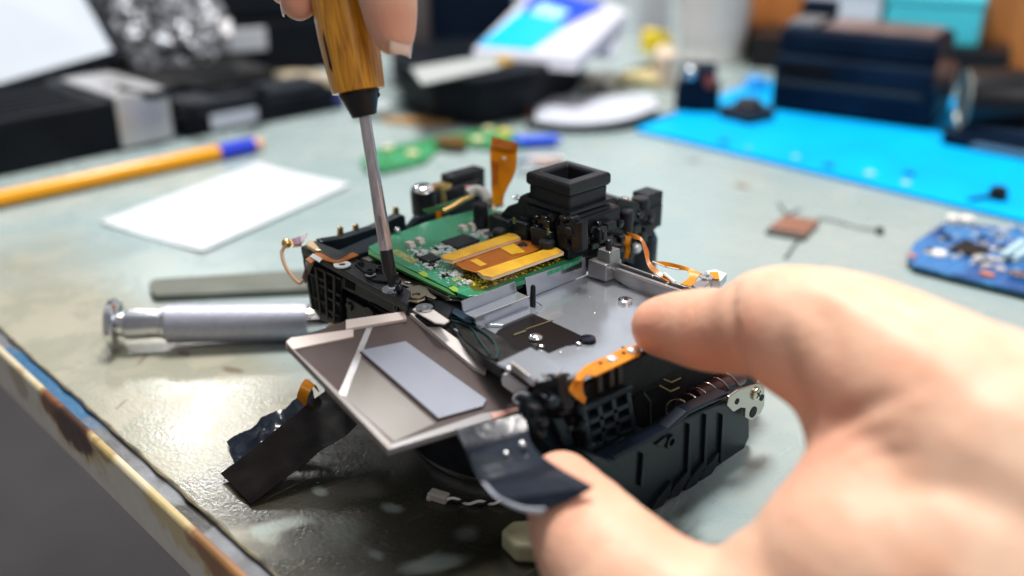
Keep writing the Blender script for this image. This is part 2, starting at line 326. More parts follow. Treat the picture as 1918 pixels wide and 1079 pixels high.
# square pocket and round boss in the frame's face
mb = MB(); mb.prism(Ys(148.85, (646, 522), (664, 530), (664, 545), (646, 537)), (0, .3, 0)); mb.prism(Ys(148.85, (686, 575), (712, 588), (722, 600), (690, 600)), (0, .3, 0)); part(mb, 'frame_pocket', mat('pocket black', (.002, .002, .002), .9))
def washer(x, y, z, r0, r1, h=.35, sx=1, name='washer', m=STEEL):
    mb = MB(); c = Z(x, y, z); n = 28; v = []
    for rr, zz in ((r1, 0), (r1, h), (r0, h), (r0, 0)):
        for k in range(n):
            a = 2*math.pi*k/n; v.append(c+V(math.cos(a)*rr*sx, math.sin(a)*rr, zz))
    f = []
    for i in range(4):
        for k in range(n): f.append((i*n+k, i*n+(k+1) % n, ((i+1) % 4)*n+(k+1) % n, ((i+1) % 4)*n+k))
    mb.add(v, f); return part(mb, name, m, 0, smooth=True)
washer(641, 497, 50.5, 1.0, 2.5, .35, m=mat('white washer', (.7, .72, .74), .3)); washer(735, 543, 50.3, 1.2, 2.9, .3)
def screw(x, y, z, r=1.5, h=.7, m=STEEL, ax=(0, 0, 1), c=None, name='screw', parent=None):
    c = c if c is not None else Z(x, y, z); ax = Vector(ax).normalized()
    mb = MB(); mb.lathe(c, ax, [(0, r), (h*.6, r), (h, r*.72)], 20); o = part(mb, name, m, 0, parent, smooth=True)
    u = ax.orthogonal().normalized(); v = ax.cross(u); mb = MB(); k = r*.62; t = r*.14
    top = c+ax*(h*.9)
    mb.prism([top-u*k-v*t, top+u*k-v*t, top+u*k+v*t, top-u*k+v*t], ax*(h*.16)); mb.prism([top-u*t-v*k, top+u*t-v*k, top+u*t+v*k, top-u*t+v*k], ax*(h*.15))
    if parent is None: part(mb, 'cross_slot', BLKD, 0, o)
    return o
screw(735, 541, 50.6, 1.3, .8, CHROME)
mb = MB(); mb.sphere(Z(748, 541, 51.6), 1.25); part(mb, 'locating_pin', mat('glossy black', (.01, .01, .02), .12), 0, smooth=True)
# frame jumble between the frame and the board
mb = MB()
mb.prism(Zs(50.9, (664, 493), (680, 487), (722, 500), (752, 522), (745, 530), (700, 524)), (0, 0, -1.6))
for x, y, r in ((693, 514, 1.5), (676, 497, 1.0), (712, 508, 1.4), (738, 520, 1.3)): mb.lathe(Z(x, y, 50.5), (0, 0, 1), [(0, r), (1.4, r), (1.4, r*.5), (.4, r*.5)], 16)
part(mb, 'frame_bosses', mat('glossy jumble', (.02, .02, .022), .18), .3)
washer(694, 515, 51.2, .8, 1.5, .2)
# rear rails
mb = MB(); mb.prism(Xs(-244, (602, 452), (640, 446), (700, 427), (752, 402), (760, 405), (762, 432), (700, 448), (660, 462), (610, 478)), (-3.5, 0, 0))
mb.prism(Zs(49, (610, 478), (700, 440), (770, 430), (770, 448), (690, 470), (640, 485)), (0, 0, -2))
part(mb, 'rear_rail', SLATE, .5)
mb = MB(); mb.prism(Xs(-243.5, (760, 438), (785, 407), (850, 395), (905, 378), (942, 374), (945, 388), (905, 395), (850, 412), (765, 444)), (-3, 0, 0)); part(mb, 'rear_rail', SLATE, .5)
mb = MB(); mb.prism(Xs(-243.2, (768, 428), (842, 402), (842, 406), (770, 434)), (.3, 0, 0)); part(mb, 'rail_highlight_strip', RAIL)
for x, y in ((639, 432), (668, 427), (743, 395)):
    mb = MB(); mb.prism(Xs(-247, (x-4, y-6), (x+4, y-7), (x+6, y+14), (x-5, y+14)), (-1, 0, 0)); part(mb, 'contact_spring', GOLD, .2)
mb = MB(); mb.sphere(Z(744, 431, 51), 1.0); part(mb, 'rail_screw', CHROME, 0, smooth=True)
mb = MB(); mb.ribbon([X(816, 398, -242.6), X(818, 412, -242.4)], [X(826, 395, -242.6), X(828, 409, -242.4)], .3, 3); part(mb, 'orange_tab', KAP)
# steel plate below board
mb = MB(); mb.slab(47.5, .5, (672, 482), (700, 474), (760, 520), (835, 545), (880, 552), (862, 562), (836, 561), (822, 552), (800, 545), (792, 540), (772, 540), (752, 532), (740, 515), (724, 500)); part(mb, 'support_plate', BRONZE, .1)
mb = MB(); mb.slab(48.6, .5, (752, 549), (760, 540), (785, 533), (800, 538), (805, 548), (818, 557), (812, 560), (795, 553), (796, 561), (782, 566), (765, 563)); part(mb, 'spring_clip', mat('brass plated', (.42, .36, .27), .3, 1), .15)
washer(780, 553, 48.8, 1.2, 2.4, .25, m=mat('brass plated', (.4, .4, .3)))
for x, y in ((765, 529), (763, 514)): screw(x, y, 47.6, 1.0, .4, BRONZE)
mb = MB(); mb.prism(Zs(46.6, (745, 563), (835, 562), (850, 575), (838, 598), (800, 602), (760, 585)), (0, 0, -3)); mb.prism(Zs(43.9, (820, 585), (870, 585), (930, 640), (990, 655), (940, 690), (905, 668), (840, 612)), (0, 0, -3)); part(mb, 'front_ledge', BLK, .3)

# ---- circuit board
def pcb_material(name, base, dark, line, sc=220):
    m = bpy.data.materials.new(name); m.use_nodes = True; n = m.node_tree; b = n.nodes['Principled BSDF']; L = n.links.new
    t = n.nodes.new('ShaderNodeTexCoord'); br = n.nodes.new('ShaderNodeTexBrick'); br.inputs['Scale'].default_value = sc; br.inputs['Color1'].default_value = (*base, 1); br.inputs['Color2'].default_value = (*[c*.85 for c in base], 1)
    br.inputs['Mortar'].default_value = (*line, 1); br.inputs['Mortar Size'].default_value = .035; br.offset = .37; br.squash = 1.7; L(t.outputs['Object'], br.inputs['Vector'])
    no = n.nodes.new('ShaderNodeTexNoise'); no.inputs['Scale'].default_value = 60; L(t.outputs['Object'], no.inputs['Vector'])
    mx = n.nodes.new('ShaderNodeMix'); mx.data_type = 'RGBA'; mr = n.nodes.new('ShaderNodeMapRange'); mr.inputs['From Min'].default_value = .45; mr.inputs['From Max'].default_value = .6; L(no.outputs['Fac'], mr.inputs['Value'])
    L(mr.outputs[0], mx.inputs[0]); L(br.outputs['Color'], mx.inputs[6]); mx.inputs[7].default_value = (*dark, 1); L(mx.outputs[2], b.inputs['Base Color'])
    b.inputs['Roughness'].default_value = .32; b.inputs['Coat Weight'].default_value = .5; b.inputs['Coat Roughness'].default_value = .2
    return m
PCB = pcb_material('green board', (.022, .30, .14), (.014, .23, .10), (.07, .42, .24))
PZ = 50
mb = MB(); mb.slab(PZ, 1.3, (690, 462), (735, 440), (800, 415), (905, 390), (960, 398), (1010, 425), (1060, 450), (1094, 474), (1085, 487), (990, 522), (893, 553), (876, 555), (856, 548), (857, 538), (846, 534), (838, 538), (802, 520), (800, 511), (790, 507), (782, 510), (700, 472))
board = part(mb, 'circuit_board', PCB, .1)
def bpart(mb, name, m, bevel=0, **k): return mb.build(name, m, board, bevel, **k)
mb = MB(); mb.slab(PZ-.2, .7, (690, 466), (782, 513), (800, 523), (838, 541), (854, 553), (846, 551), (790, 524), (690, 476)); bpart(mb, 'board_edge', mat('fibreglass edge', (.05, .22, .05), .4))
for x, y in ((793, 515), (850, 543)):
    mb = MB(); mb.slab(PZ+.04, .3, (x-10, y-4), (x, y-8), (x+8, y-3), (x+8, y+4), (x-1, y+2)); bpart(mb, 'edge_tab', mat('fibreglass tab', (.28, .50, .06), .4))
mb = MB(); mb.slab(PZ+.03, .05, (742, 466), (785, 487), (772, 494), (730, 472)); bpart(mb, 'printed_field', mat('printed pattern', (.10, .30, .06), .4, col2=(.45, .34, .12), nscale=700, ramp=(.45, .55)))
# transparent amber film over the dark front corner
mb = MB(); mb.slab(PZ+.06, .05, (830, 485), (850, 482), (925, 510), (1078, 462), (1088, 470), (1072, 482), (990, 512), (905, 545), (888, 545)); bpart(mb, 'amber_film', mat('amber film', (.09, .10, .008), .2, col2=(.13, .13, .012), nscale=200, coat=.5))
# flex connector
mb = MB(); mb.prism(Zs(PZ+2.6, (846, 489), (973, 446), (1012, 456), (1022, 462), (894, 511), (866, 503)), (0, 0, -.25)); bpart(mb, 'flex_cable', KAPD, .05)
mb = MB(); mb.slab(PZ+2.8, .1, (936, 464), (962, 456), (985, 472), (958, 476)); mb.slab(PZ+2.8, .1, (880, 488), (893, 484), (912, 495), (900, 499)); bpart(mb, 'flex_window', KAPY)
mb = MB()
for k in range(7):
    t = k/6; a0 = (858+t*30, 498+t*8); a1 = (985+t*30, 450+t*9); mb.slab(PZ+2.72, .08, (a0[0], a0[1]), (a1[0], a1[1]), (a1[0]+1.2, a1[1]+.6), (a0[0]+1.2, a0[1]+.6))
bpart(mb, 'flex_trace', mat('copper trace', (.45, .14, .02), .4))
for pts in (((826, 479), (952, 437), (964, 438), (974, 445), (848, 488), (832, 485)), ((895, 508), (1028, 464), (1042, 464), (1055, 472), (922, 519), (905, 516))):
    mb = MB(); mb.slab(PZ+3.8, .12, *pts); bpart(mb, 'stiffener', KAPY, .02)
    c = [Z(x, y, PZ+3.66) for x, y in pts]; mb = MB(); cc = sum(c, Vector())/len(c); mb.prism([cc+(p-cc)*1.012 for p in c], (0, 0, -1.0)); bpart(mb, 'stiffener_edge', BUFF, .05)
# chips
def chip(x, y, w_, d_, h, m, ry=0, z=PZ, name='chip'):
    mb = MB(); c = Z(x, y, z); a = math.radians(ry); u = V(math.cos(a), math.sin(a), 0); v = V(-math.sin(a), math.cos(a), 0); mb.obox(c, u*w_/2, v*d_/2, (0, 0, h)); return bpart(mb, name, m, .08)
chip(863, 456, 7.4, 9.2, 1.0, CHIPD)
mb = MB()
for k in range(9):
    for s in (-1, 1):
        c = Z(863, 456, PZ)+V(-3.2+k*.8, s*5.0, 0); mb.box(c.x-.22, c.x+.22, c.y-.5, c.y+.5, PZ, PZ+.35)
        c = Z(863, 456, PZ)+V(s*4.1, -4+k*1.0, 0); mb.box(c.x-.4, c.x+.4, c.y-.22, c.y+.22, PZ, PZ+.35)
bpart(mb, 'chip_pins', SOLDER)
chip(805, 489, 5, 4.4, 1.2, CHIPD)
mb = MB()
for k in range(5):
    c = Z(812+k*1.8, 491-k*.7, PZ)+V(1.6, 0, 0); mb.box(c.x-.6, c.x+.6, c.y-.14, c.y+.14, PZ, PZ+.6)
bpart(mb, 'chip_pins', SOLDER)
for x, y in ((768, 463), (786, 456), (867, 432), (884, 428)):
    c = chip(x, y, 2.4, 2.0, 1.7, CERAM, 0, name='capacitor')
    mb = MB(); p = Z(x, y, PZ); mb.obox(p+V(1.4, 0, 0), (.35, 0, 0), (0, 1.0, 0), (0, 0, .9)); mb.obox(p-V(1.4, 0, 0), (.35, 0, 0), (0, 1.0, 0), (0, 0, .9)); bpart(mb, 'solder_joint', SOLDER, .1)
R = random.Random(3)
def clus(cx, cy, rx, ry, n, tone=0):
    for _ in range(n):
        x = cx+R.uniform(-rx, rx); y = cy+R.uniform(-ry, ry)
        k = R.random()
        s = R.uniform(.9, 1.6)
        chip(x, y, s*R.uniform(.5, 1.5), s*R.uniform(.5, 1.3), R.uniform(.4, .9), SOLDER if k < .55 else (CERAM if k < .75 else CHIPD), 0, name='surface_component')
clus(905, 441, 19, 7, 22); clus(828, 470, 14, 7, 12); clus(785, 478, 15, 8, 15); clus(806, 500, 14, 7, 9); clus(846, 514, 18, 7, 14); clus(866, 532, 14, 5, 5); clus(1060, 474, 16, 4, 7); clus(960, 424, 14, 5, 6); clus(1015, 450, 20, 4, 8)
mb = MB()
for cx, cy, rx, ry, n_ in ((905, 441, 20, 9, 60), (828, 470, 18, 10, 45), (790, 480, 22, 12, 60), (812, 500, 20, 9, 35), (848, 516, 24, 9, 50), (1040, 463, 30, 7, 40), (970, 428, 30, 8, 45)):
    for _ in range(n_):
        c = Z(cx+R.gauss(0, rx*.6), cy+R.gauss(0, ry*.6), PZ); mb.obox(c, (R.uniform(.12, .4), 0, 0), (0, R.uniform(.12, .4), 0), (0, 0, R.uniform(.15, .5)))
o = bpart(mb, 'solder_joints', SOLDER); o['kind'] = 'stuff'
mb = MB()
for _ in range(230):
    if R.random() < .6: x = R.uniform(848, 935); y = 500+(x-848)*.25+R.uniform(-6, 26)
    else: t = R.random(); x = 925+t*140+R.uniform(-8, 8); y = 527-t*52+R.uniform(-6, 8)
    if y > 553-(max(x, 885)-885)*.34-5: continue
    c = Z(x, y, PZ+.06); s = R.uniform(.14, .34); mb.obox(c, (s, 0, 0), (0, s, 0), (0, 0, .12))
o = bpart(mb, 'gold_vias', mat('gold dots', (.85, .66, .07), .3)); o['kind'] = 'stuff'
mb = MB()
for k in range(52):
    t = k/51; x = 905+t*183; y = 553-t*62; c = Z(x, y, PZ-.9); mb.box(c.x-1.0, c.x+.25, c.y-.22, c.y+.22, PZ-2.6, PZ-.9)
bpart(mb, 'connector_pins', mat('pin tin', (.10, .10, .10), .4, 1))
chip(925, 442, 5, 5, 1.0, mat('grey shield', (.35, .40, .42), .4, 1), name='shield')
for x, y, w_, d_ in ((945, 420, 4, 5), (968, 432, 3.5, 5), (990, 436, 4, 4), (1012, 446, 5, 3), (1035, 455, 5, 3)): chip(x, y, w_, d_, 1.8, mat('navy component', (.02, .03, .07), .25), name='connector')

# ---- metal tray
TX = -181.0; tz = 44
mb = MB(); fl = [V(TX, 152.5, tz), V(TX, 209, tz), V(-139, 209, tz), V(-139, 183, tz), V(-138.6, 168, tz), V(-138.6, 155, tz), V(-152, 151.5, tz)]
mb.prism(fl, (0, 0, -.6)); tray = part(mb, 'metal_tray', TRAY, .05)
def tp(mb, name, m, bevel=.05, **k): return mb.build(name, m, tray, bevel, **k)
mb = MB(); mb.prism([X(984, 521, TX), X(1086, 486, TX), X(1089, 483, TX), X(1096, 482, TX), V(TX, X(1099, 516, TX).y, tz+.1), V(TX, X(989, 555, TX).y, tz+.1)], (-.4, 0, 0)); tp(mb, 'tray_flange', TRAY)
# stepped left flange
x1 = -180.6; top = [X(865, 565, x1), X(960, 530, x1), X(965, 528, x1), X(968, 547, x1), X(868, 584, x1)]
mb = MB(); mb.prism(top, (-.4, 0, 0)); tp(mb, 'tray_flange', TRAY)
zs_ = (top[3].z+top[4].z)/2
st = [top[4]+V(0, 0, 0), top[3], Z(991, 556, zs_), Z(889, 595, zs_)]
for p in st: p.z = zs_
mb = MB(); mb.prism(st, (0, 0, -.4)); tp(mb, 'tray_step', TRAY)
XF = (st[2].x+st[3].x)/2
lo = [V(XF, st[3].y, zs_-.2), V(XF, st[2].y, zs_-.2), V(XF, st[2].y+.6, tz+.1), V(XF, st[3].y+.6, tz+.1)]
mb = MB(); mb.prism(lo, (-.4, 0, 0)); tp(mb, 'tray_step', TRAY)
mb = MB(); mb.prism([V(XF+.1, lo[3].y+3, tz+.9), V(XF+.1, lo[2].y-.4, tz+.9), V(XF+3.6, lo[2].y-.4, tz+.9), V(XF+3.6, lo[3].y+6, tz+.9)], (0, 0, -.85)); tp(mb, 'tray_step', TRAY)
for u_, w_ in ((st[3], st[2]), (lo[3], lo[2]), (top[4], top[3])):
    mb = MB(); mb.tube([u_+V(.1, 0, .1), w_+V(.1, 0, .1)], .16, 6); tp(mb, 'fold_highlight', CHROME, 0)  # highlights along the tray folds, built as thin bright tubes
# dark film in the tray
mb = MB(); mb.slab(tz+.14, .1, (915, 640), (934, 618), (997, 587), (1045, 608), (1088, 628), (1094, 640), (1080, 645), (1062, 647), (1046, 653), (1028, 661), (1012, 652), (985, 668), (950, 668)); tp(mb, 'black_film', mat('dark film', (.012, .009, .009), .25, spec=.2, bump=.15, bscale=90), 0)
mb = MB(); mb.slab(tz+.3, .1, (850, 606), (872, 598), (905, 612), (940, 632), (962, 655), (985, 660), (955, 670), (935, 676), (905, 664), (868, 634)); tp(mb, 'black_film', mat('dark crumpled film', (.010, .010, .010), .2, spec=.35, bump=1.0, bscale=160, col2=(.035, .033, .03), nscale=110), 0)
mb = MB(); c = Z(1101, 638, tz+.2); mb.lathe(c, (0, 0, 1), [(0, 2.2), (.8, 2.0), (1.0, 1.2)], 24); tp(mb, 'rubber_foot', mat('glossy black', ()), 0, smooth=True)
for x, y, r in ((1003, 632, 1.9), (1014, 648, .7), (1084, 643, .8)):
    mb = MB(); mb.sphere(Z(x, y, tz+.5), r, 8, .5); tp(mb, 'solder_dot', CHROME, 0, smooth=True)
mb = MB(); c = Z(1171, 566, tz); mb.lathe(c, (0, 0, 1), [(0, 2.0), (.9, 2.0), (1.1, 1.6), (1.1, 1.2), (.6, 1.1)], 24); s_ = tp(mb, 'screw', CHROME, 0, smooth=True)
mb = MB()
for ang in (20, 110):
    u = V(math.cos(math.radians(ang)), math.sin(math.radians(ang)), 0); v = V(-u.y, u.x, 0); mb.obox(c+V(0, 0, 1.0), u*1.0, v*.22, (0, 0, .12))
tp(mb, 'screw_slot', BLKD)
mb = MB(); c = Z(998, 573, tz); mb.lathe(c, (0, 0, 1), [(0, .85), (5.8, .72), (6.3, .4)], 14); tp(mb, 'guide_post', BLK, 0, smooth=True)
mb = MB(); mb.tube([Z(1000, 563, tz+1.5), Z(1008, 568, tz+1), Z(1016, 573, tz+.4)], .12, 5); tp(mb, 'wire_end', BLK)
mb = MB(); mb.tube(smooth_path(Zs(tz+.7, (838, 592), (870, 603), (905, 622), (925, 640), (932, 658), (930, 672)), 5), .35, 7); mb.tube(smooth_path(Zs(tz+.6, (845, 600), (880, 612), (900, 640), (918, 664)), 5), .3, 7); part(mb, 'thin_lead', mat('teal lead', (.02, .05, .055), .3), 0, smooth=True)
mb = MB(); mb.prism(Zs(tz+2.2, (838, 580), (852, 577), (898, 592), (884, 602), (868, 598)), (0, 0, -.8)); part(mb, 'blue_bracket', mat('blue steel', (.05, .09, .14), .3, .5), .2)
mb = MB(); mb.tube(Zs(tz+.3, (985, 617), (1035, 600)), .22, 6); mb.tube(Zs(tz+.3, (962, 628), (985, 620)), .3, 6); tp(mb, 'film_crease', mat('olive crease', (.13, .11, .05), .35))
mb = MB(); p = Zs(tz+.08, (1003, 600), (1024, 588), (1050, 582), (1061, 592), (1040, 602), (1030, 605)); mb.prism(p, (0, 0, -.05)); tp(mb, 'tray_emboss', TRAY, 0)
for x, y in ((1105, 556), (1080, 550), (1114, 587), (1050, 660)):
    mb = MB(); mb.sphere(Z(x, y, tz+.05), .25, 5); tp(mb, 'metal_speck', CHROME, 0)
# bracket box
bx0, bx1 = -181.2, -173.8; ya, yb = 202.5, 210
p = [X(1102, 486, -175), X(1135, 497, -175)]
mb = MB()
front = Ys(203.5, (1102, 486), (1135, 497), (1135, 528), (1100, 517)); mb.prism(front, (0, 7, 0)); tp(mb, 'corner_bracket', RAIL, .3)
mb = MB(); f2 = Ys(205.5, (1120, 466), (1142, 473), (1143, 500), (1135, 497), (1116, 490)); mb.prism(f2, (0, 4.6, 0)); tp(mb, 'corner_bracket', RAIL, .25)
c = Z(1156, 459, f2[0].z+.3); mb = MB(); mb.lathe(c-V(0, 0, .1), (0, 0, 1), [(0, 1.2), (.25, 1.2)], 18); tp(mb, 'bracket_hole', BLKD, 0)
mb = MB(); c = Z(1140, 466, f2[0].z+.2); mb.lathe(c, (0, 0, 1), [(0, 1.0), (2.8, .9), (3.0, .5)], 14); tp(mb, 'guide_post', BLK, 0, smooth=True)
# rail along the far side
mb = MB(); mb.prism(Ys(206.5, (1137, 513), (1147, 503), (1273, 547), (1290, 560), (1290, 585), (1203, 556)), (0, 2.0, 0)); tp(mb, 'side_rail', RAIL, .25)
mb = MB(); mb.prism(Ys(209.5, (1150, 490), (1295, 541), (1300, 575), (1150, 515)), (0, .5, 0)); tp(mb, 'side_rail', RAIL, .1)
mb = MB(); mb.tube(Ys(206.2, (1147, 503), (1210, 525), (1275, 547)), .35, 6); tp(mb, 'rail_lip', STEEL)
for x, y, r in ((1250, 530, .7), (1222, 518, .3)):
    mb = MB(); mb.sphere(Y(x, y, 209.3), r, 6); tp(mb, 'rivet', STEEL, 0, smooth=True)
mb = MB(); mb.prism(Zs(51, (1295, 533), (1322, 517), (1336, 520), (1330, 530), (1310, 545)), (0, 0, -3)); tp(mb, 'rail_end_block', STEEL, .3)
washer(1323, 519, 51.1, .9, 2.0, .3, m=CHROME)
mb = MB(); mb.prism(Zs(50.5, (1322, 507), (1340, 504), (1362, 512), (1350, 526), (1332, 524)), (0, 0, -2.5)); tp(mb, 'white_connector', WHITEP, .2)
mb = MB(); mb.ribbon([Z(1329, 510, 51.5), Z(1330, 522, 51)], [Z(1345, 510, 51.5), Z(1348, 524, 51)], .3, 2); tp(mb, 'orange_pad', KAP)
# lower right corner bracket
cb = MB(); cb.slab(46.2, .5, (930, 680), (994, 650), (1054, 687), (1049, 700), (1020, 712), (996, 716), (975, 700), (958, 693)); tp(cb, 'corner_plate', TRAY, .1)
cb = MB(); cb.prism(Ys(Z(958, 693, 46).y-.3, (958, 678), (993, 706), (993, 722), (958, 694)), (0, .4, 0)); tp(cb, 'corner_lip', BRONZE, .1)
cb = MB(); cb.tube(Zs(45.8, (1015, 705), (1022, 711), (1032, 711), (1047, 700)), .7, 8); cb.tube(Zs(45.2, (1052, 717), (1082, 703)), .6, 8); cb.tube(Zs(46, (996, 716), (1004, 712)), .9, 8); cb.sphere(Z(953, 693, 46), .9); tp(cb, 'rolled_edge', STEEL, 0, smooth=True)
cb = MB(); cb.prism(Ys(148.8, (1005, 715), (1045, 705), (1048, 735), (1060, 770), (1010, 790), (985, 745)), (0, 3, 0)); cb.prism(Xs(-139.2, (1045, 710), (1085, 708), (1095, 770), (1050, 782)), (-4, 0, 0)); part(cb, 'corner_post', BLK, .4)
cb = MB(); cb.prism(Xs(-138, (1030, 735), (1064, 752), (1064, 762), (1040, 765)), (-2, 0, 0)); cb.prism(Xs(-139, (1036, 786), (1058, 783), (1078, 830), (1060, 838)), (-2, 0, 0)); cb.prism(Xs(-142, (985, 745), (1095, 765), (1105, 850), (1040, 850), (990, 800)), (-3, 0, 0)); part(cb, 'corner_rib', SLATE, .4)
# eyelet strip
cb = MB(); cb.prism(Ys(147.2, (937, 700), (950, 702), (985, 728), (975, 748), (940, 722)), (0, 1.0, 0)); part(cb, 'eyelet_strip', RIM, .2)
cb = MB(); pts = []; 
for k in range(25): a = 2*math.pi*k/24; pts.append(Y(979+15*math.cos(a), 745+11*math.sin(a), 146.5))
cb.tube(pts, .65, 8, False); part(cb, 'eyelet_ring', STEEL, 0, smooth=True)
# orange flex on the right-hand edge
cb = MB(); cb.prism(Zs(47.2, (1097, 684), (1177, 647), (1195, 645), (1201, 655), (1198, 664), (1115, 703), (1100, 701), (1088, 712), (1078, 712), (1080, 700)), (0, 0, -.5)); part(cb, 'orange_flex', KAP, .1)
cb = MB(); cb.ribbon([Z(1082, 699, 47.1), X(1070, 722, -137.2), X(1068, 735, -137), X(1094, 757, -137)], [Z(1103, 698, 47.1), X(1092, 716, -136.6), X(1092, 735, -136.6), X(1098, 745, -136.6)], .3); part(cb, 'orange_flex', KAP)
for x, y, r in ((1146, 673, 1.5), (1184, 657, 1.5), (1168, 661, .5), (1125, 680, .5)):
    cb = MB(); cb.sphere(Z(x, y, 47.3), r, 9, .6); part(cb, 'solder_blob', SOLDER if r > 1 else BLKD, 0, smooth=True)
# lattice panel
q = Xs(-136.8, (1090, 768), (1181, 726), (1193, 806), (1104, 848))
mb = MB(); mb.prism([p-V(2.2, 0, 0) for p in q], (-2, 0, 0)); part(mb, 'panel_back', BLKD)
mb = MB()
for s in (0, .29, .58, .9): bar(mb, q, s, 0, s+.1, 1, (-2, 0, 0))
for t in (0, .3, .58, .9): bar(mb, q, .1, t, .95, t+(.12 if t else .09), (-1.7, 0, 0))
part(mb, 'lattice_panel', SLATE, .25)
mb = MB(); mb.tube([bil(q, 0, 0)+V(.2, 0, 0), bil(q, 1, 0)+V(.2, 0, 0)], .8, 8); part(mb, 'panel_rail', SLATE, 0, smooth=True)
for x, y in ((1087, 766), (1090, 797), (1103, 836), (1190, 808), (1033, 753)):
    mb = MB(); mb.lathe(X(x, y, -137), (1, 0, 0), [(0, 1.4), (1, 1.4), (1.3, 1.0)], 14); part(mb, 'panel_boss', SLATE, 0, smooth=True)
mb = MB()
for x, y in ((1120, 705), (1142, 695), (1158, 690)): mb.prism(Xs(-138, (x, y), (x+9, y-4), (x+10, y+28), (x+1, y+32)), (-2, 0, 0))
part(mb, 'side_teeth', mat('brown grey teeth', (.03, .025, .022), .5), .2)
relief('X', -139.5, 1010, 1085, lambda x: (735, 820), 8, .5, 1.8, cam_root, 'corner_detail')
relief('Y', 150.6, 655, 740, lambda x: (560+(x-655)*.35, 600), 5, .3, 1.2, cam_root, 'frame_detail')
# dark recess + vertical rib
mb = MB(); mb.prism(Xs(-141, (1185, 690), (1420, 650), (1420, 720), (1260, 800), (1190, 830)), (-8, 0, 0)); mb.prism(Xs(-140, (1180, 655), (1290, 690), (1260, 720), (1195, 740)), (-3, 0, 0)); part(mb, 'recess', BLKD, .3)
mb = MB(); mb.tube(Xs(-137.5, (1203, 735), (1216, 752), (1217, 820)), .5, 6); part(mb, 'recess_rib', SLATE)
mb = MB(); mb.tube(Xs(-139, (1235, 722), (1256, 733), (1272, 726)), .25, 5); mb.tube(Xs(-139, (1243, 710), (1258, 716), (1275, 708)), .2, 5); part(mb, 'gold_thread', mat('dim gold', (.25, .20, .06), .4))
for (xa, ya_, xb, yb_, nt_) in ((1256, 775, 1360, 722, 6),):
    A_ = X(xa, ya_, -136.5); B_ = X(xb, yb_, -138); ax = (B_-A_); pts = []
    u = V(1, 0, 0); v = ax.normalized().cross(u).normalized(); n_ = nt_*16
    for k in range(n_+1):
        a = 2*math.pi*k/16; pts.append(A_+ax*(k/n_)+(u*math.cos(a)+v*math.sin(a))*(3.0+1.2*k/n_))
    mb = MB(); mb.tube(pts, .33, 8); part(mb, 'coil_spring', mat('spring wire', (.42, .33, .31), .25, 1), 0, smooth=True)
mb = MB(); mb.tube([X(1300, 745, -139.5), X(1385, 705, -140)], 2.6, 14); part(mb, 'motor_housing', mat('dark red motor', (.06, .015, .012), .35), 0, smooth=True)
# ribbed grip plate
GX = -131
outline = Xs(GX, (1100, 850), (1140, 862), (1253, 803), (1270, 790), (1405, 728), (1405, 818), (1392, 848), (1348, 877), (1255, 920), (1216, 952), (1180, 940), (1120, 925))
mb = MB(); mb.prism(outline, (-5, 0, 0)); part(mb, 'grip_plate', SLATE, .8, seg=3)
mb = MB(); mb.prism(Xs(GX+.6, (1150, 858), (1253, 803), (1288, 771), (1365, 735), (1367, 741), (1290, 778), (1255, 809), (1150, 864)), (-4, 0, 0)); part(mb, 'grip_top_rail', mat('navy plastic', (.008, .014, .026), .25), .4)
for (x, y0, y1) in ((1293, 795, 893), (1324, 777, 878), (1355, 777, 862), (1206, 850, 905)):
    mb = MB(); mb.prism(Xs(GX+1.0, (x-1.2, y0), (x+1.2, y0), (x+1.2, y1), (x-4, y1+8), (x-6, y1+6)), (-1.5, 0, 0)); part(mb, 'grip_rib', SLATE, .2)
for (x, y) in ((1258, 922), (1288, 902), (1318, 886), (1346, 868)):
    mb = MB(); mb.prism(Xs(GX+1.2, (x+2, y-20), (x-1, y+2), (x-16, y+26), (x-36, y+34), (x-26, y+14)), (-1.4, 0, 0)); part(mb, 'grip_fin', SLATE, .25)
mb = MB(); c = X(1253, 826, GX); mb.lathe(c, (1, 0, 0), [(0, 2.0), (1.0, 1.9), (1.0, 1.1), (.2, 1.0)], 20); mb.prism(Xs(GX+.6, (1228, 834), (1248, 818), (1250, 826), (1240, 840)), (-1, 0, 0)); part(mb, 'grip_boss', SLATE, .1, smooth=True)
# lug plate
LX = -128.5
mb = MB(); mb.prism(Xs(LX, (1362, 760), (1366, 743), (1383, 731), (1404, 724), (1431, 716), (1433, 740), (1432, 760), (1425, 775), (1407, 788), (1396, 782), (1397, 765), (1388, 764), (1374, 772)), (-.8, 0, 0)); lug = part(mb, 'strap_lug', mat('lug steel', (.50, .46, .40), .25, 1), .25)
for x, y, r in ((1381, 752, .9), (1411, 772, 1.7), (1427, 745, 1.0)):
    mb = MB(); mb.lathe(X(x, y, LX+.05), (1, 0, 0), [(0, r), (.12, r)], 20); mb.build('lug_hole', BLKD, lug)
screw(0, 0, 0, 2.0, .9, mat('screw steel', (.62, .56, .44), .25, 1), (1, 0, 0), X(1416, 737, LX+.05))
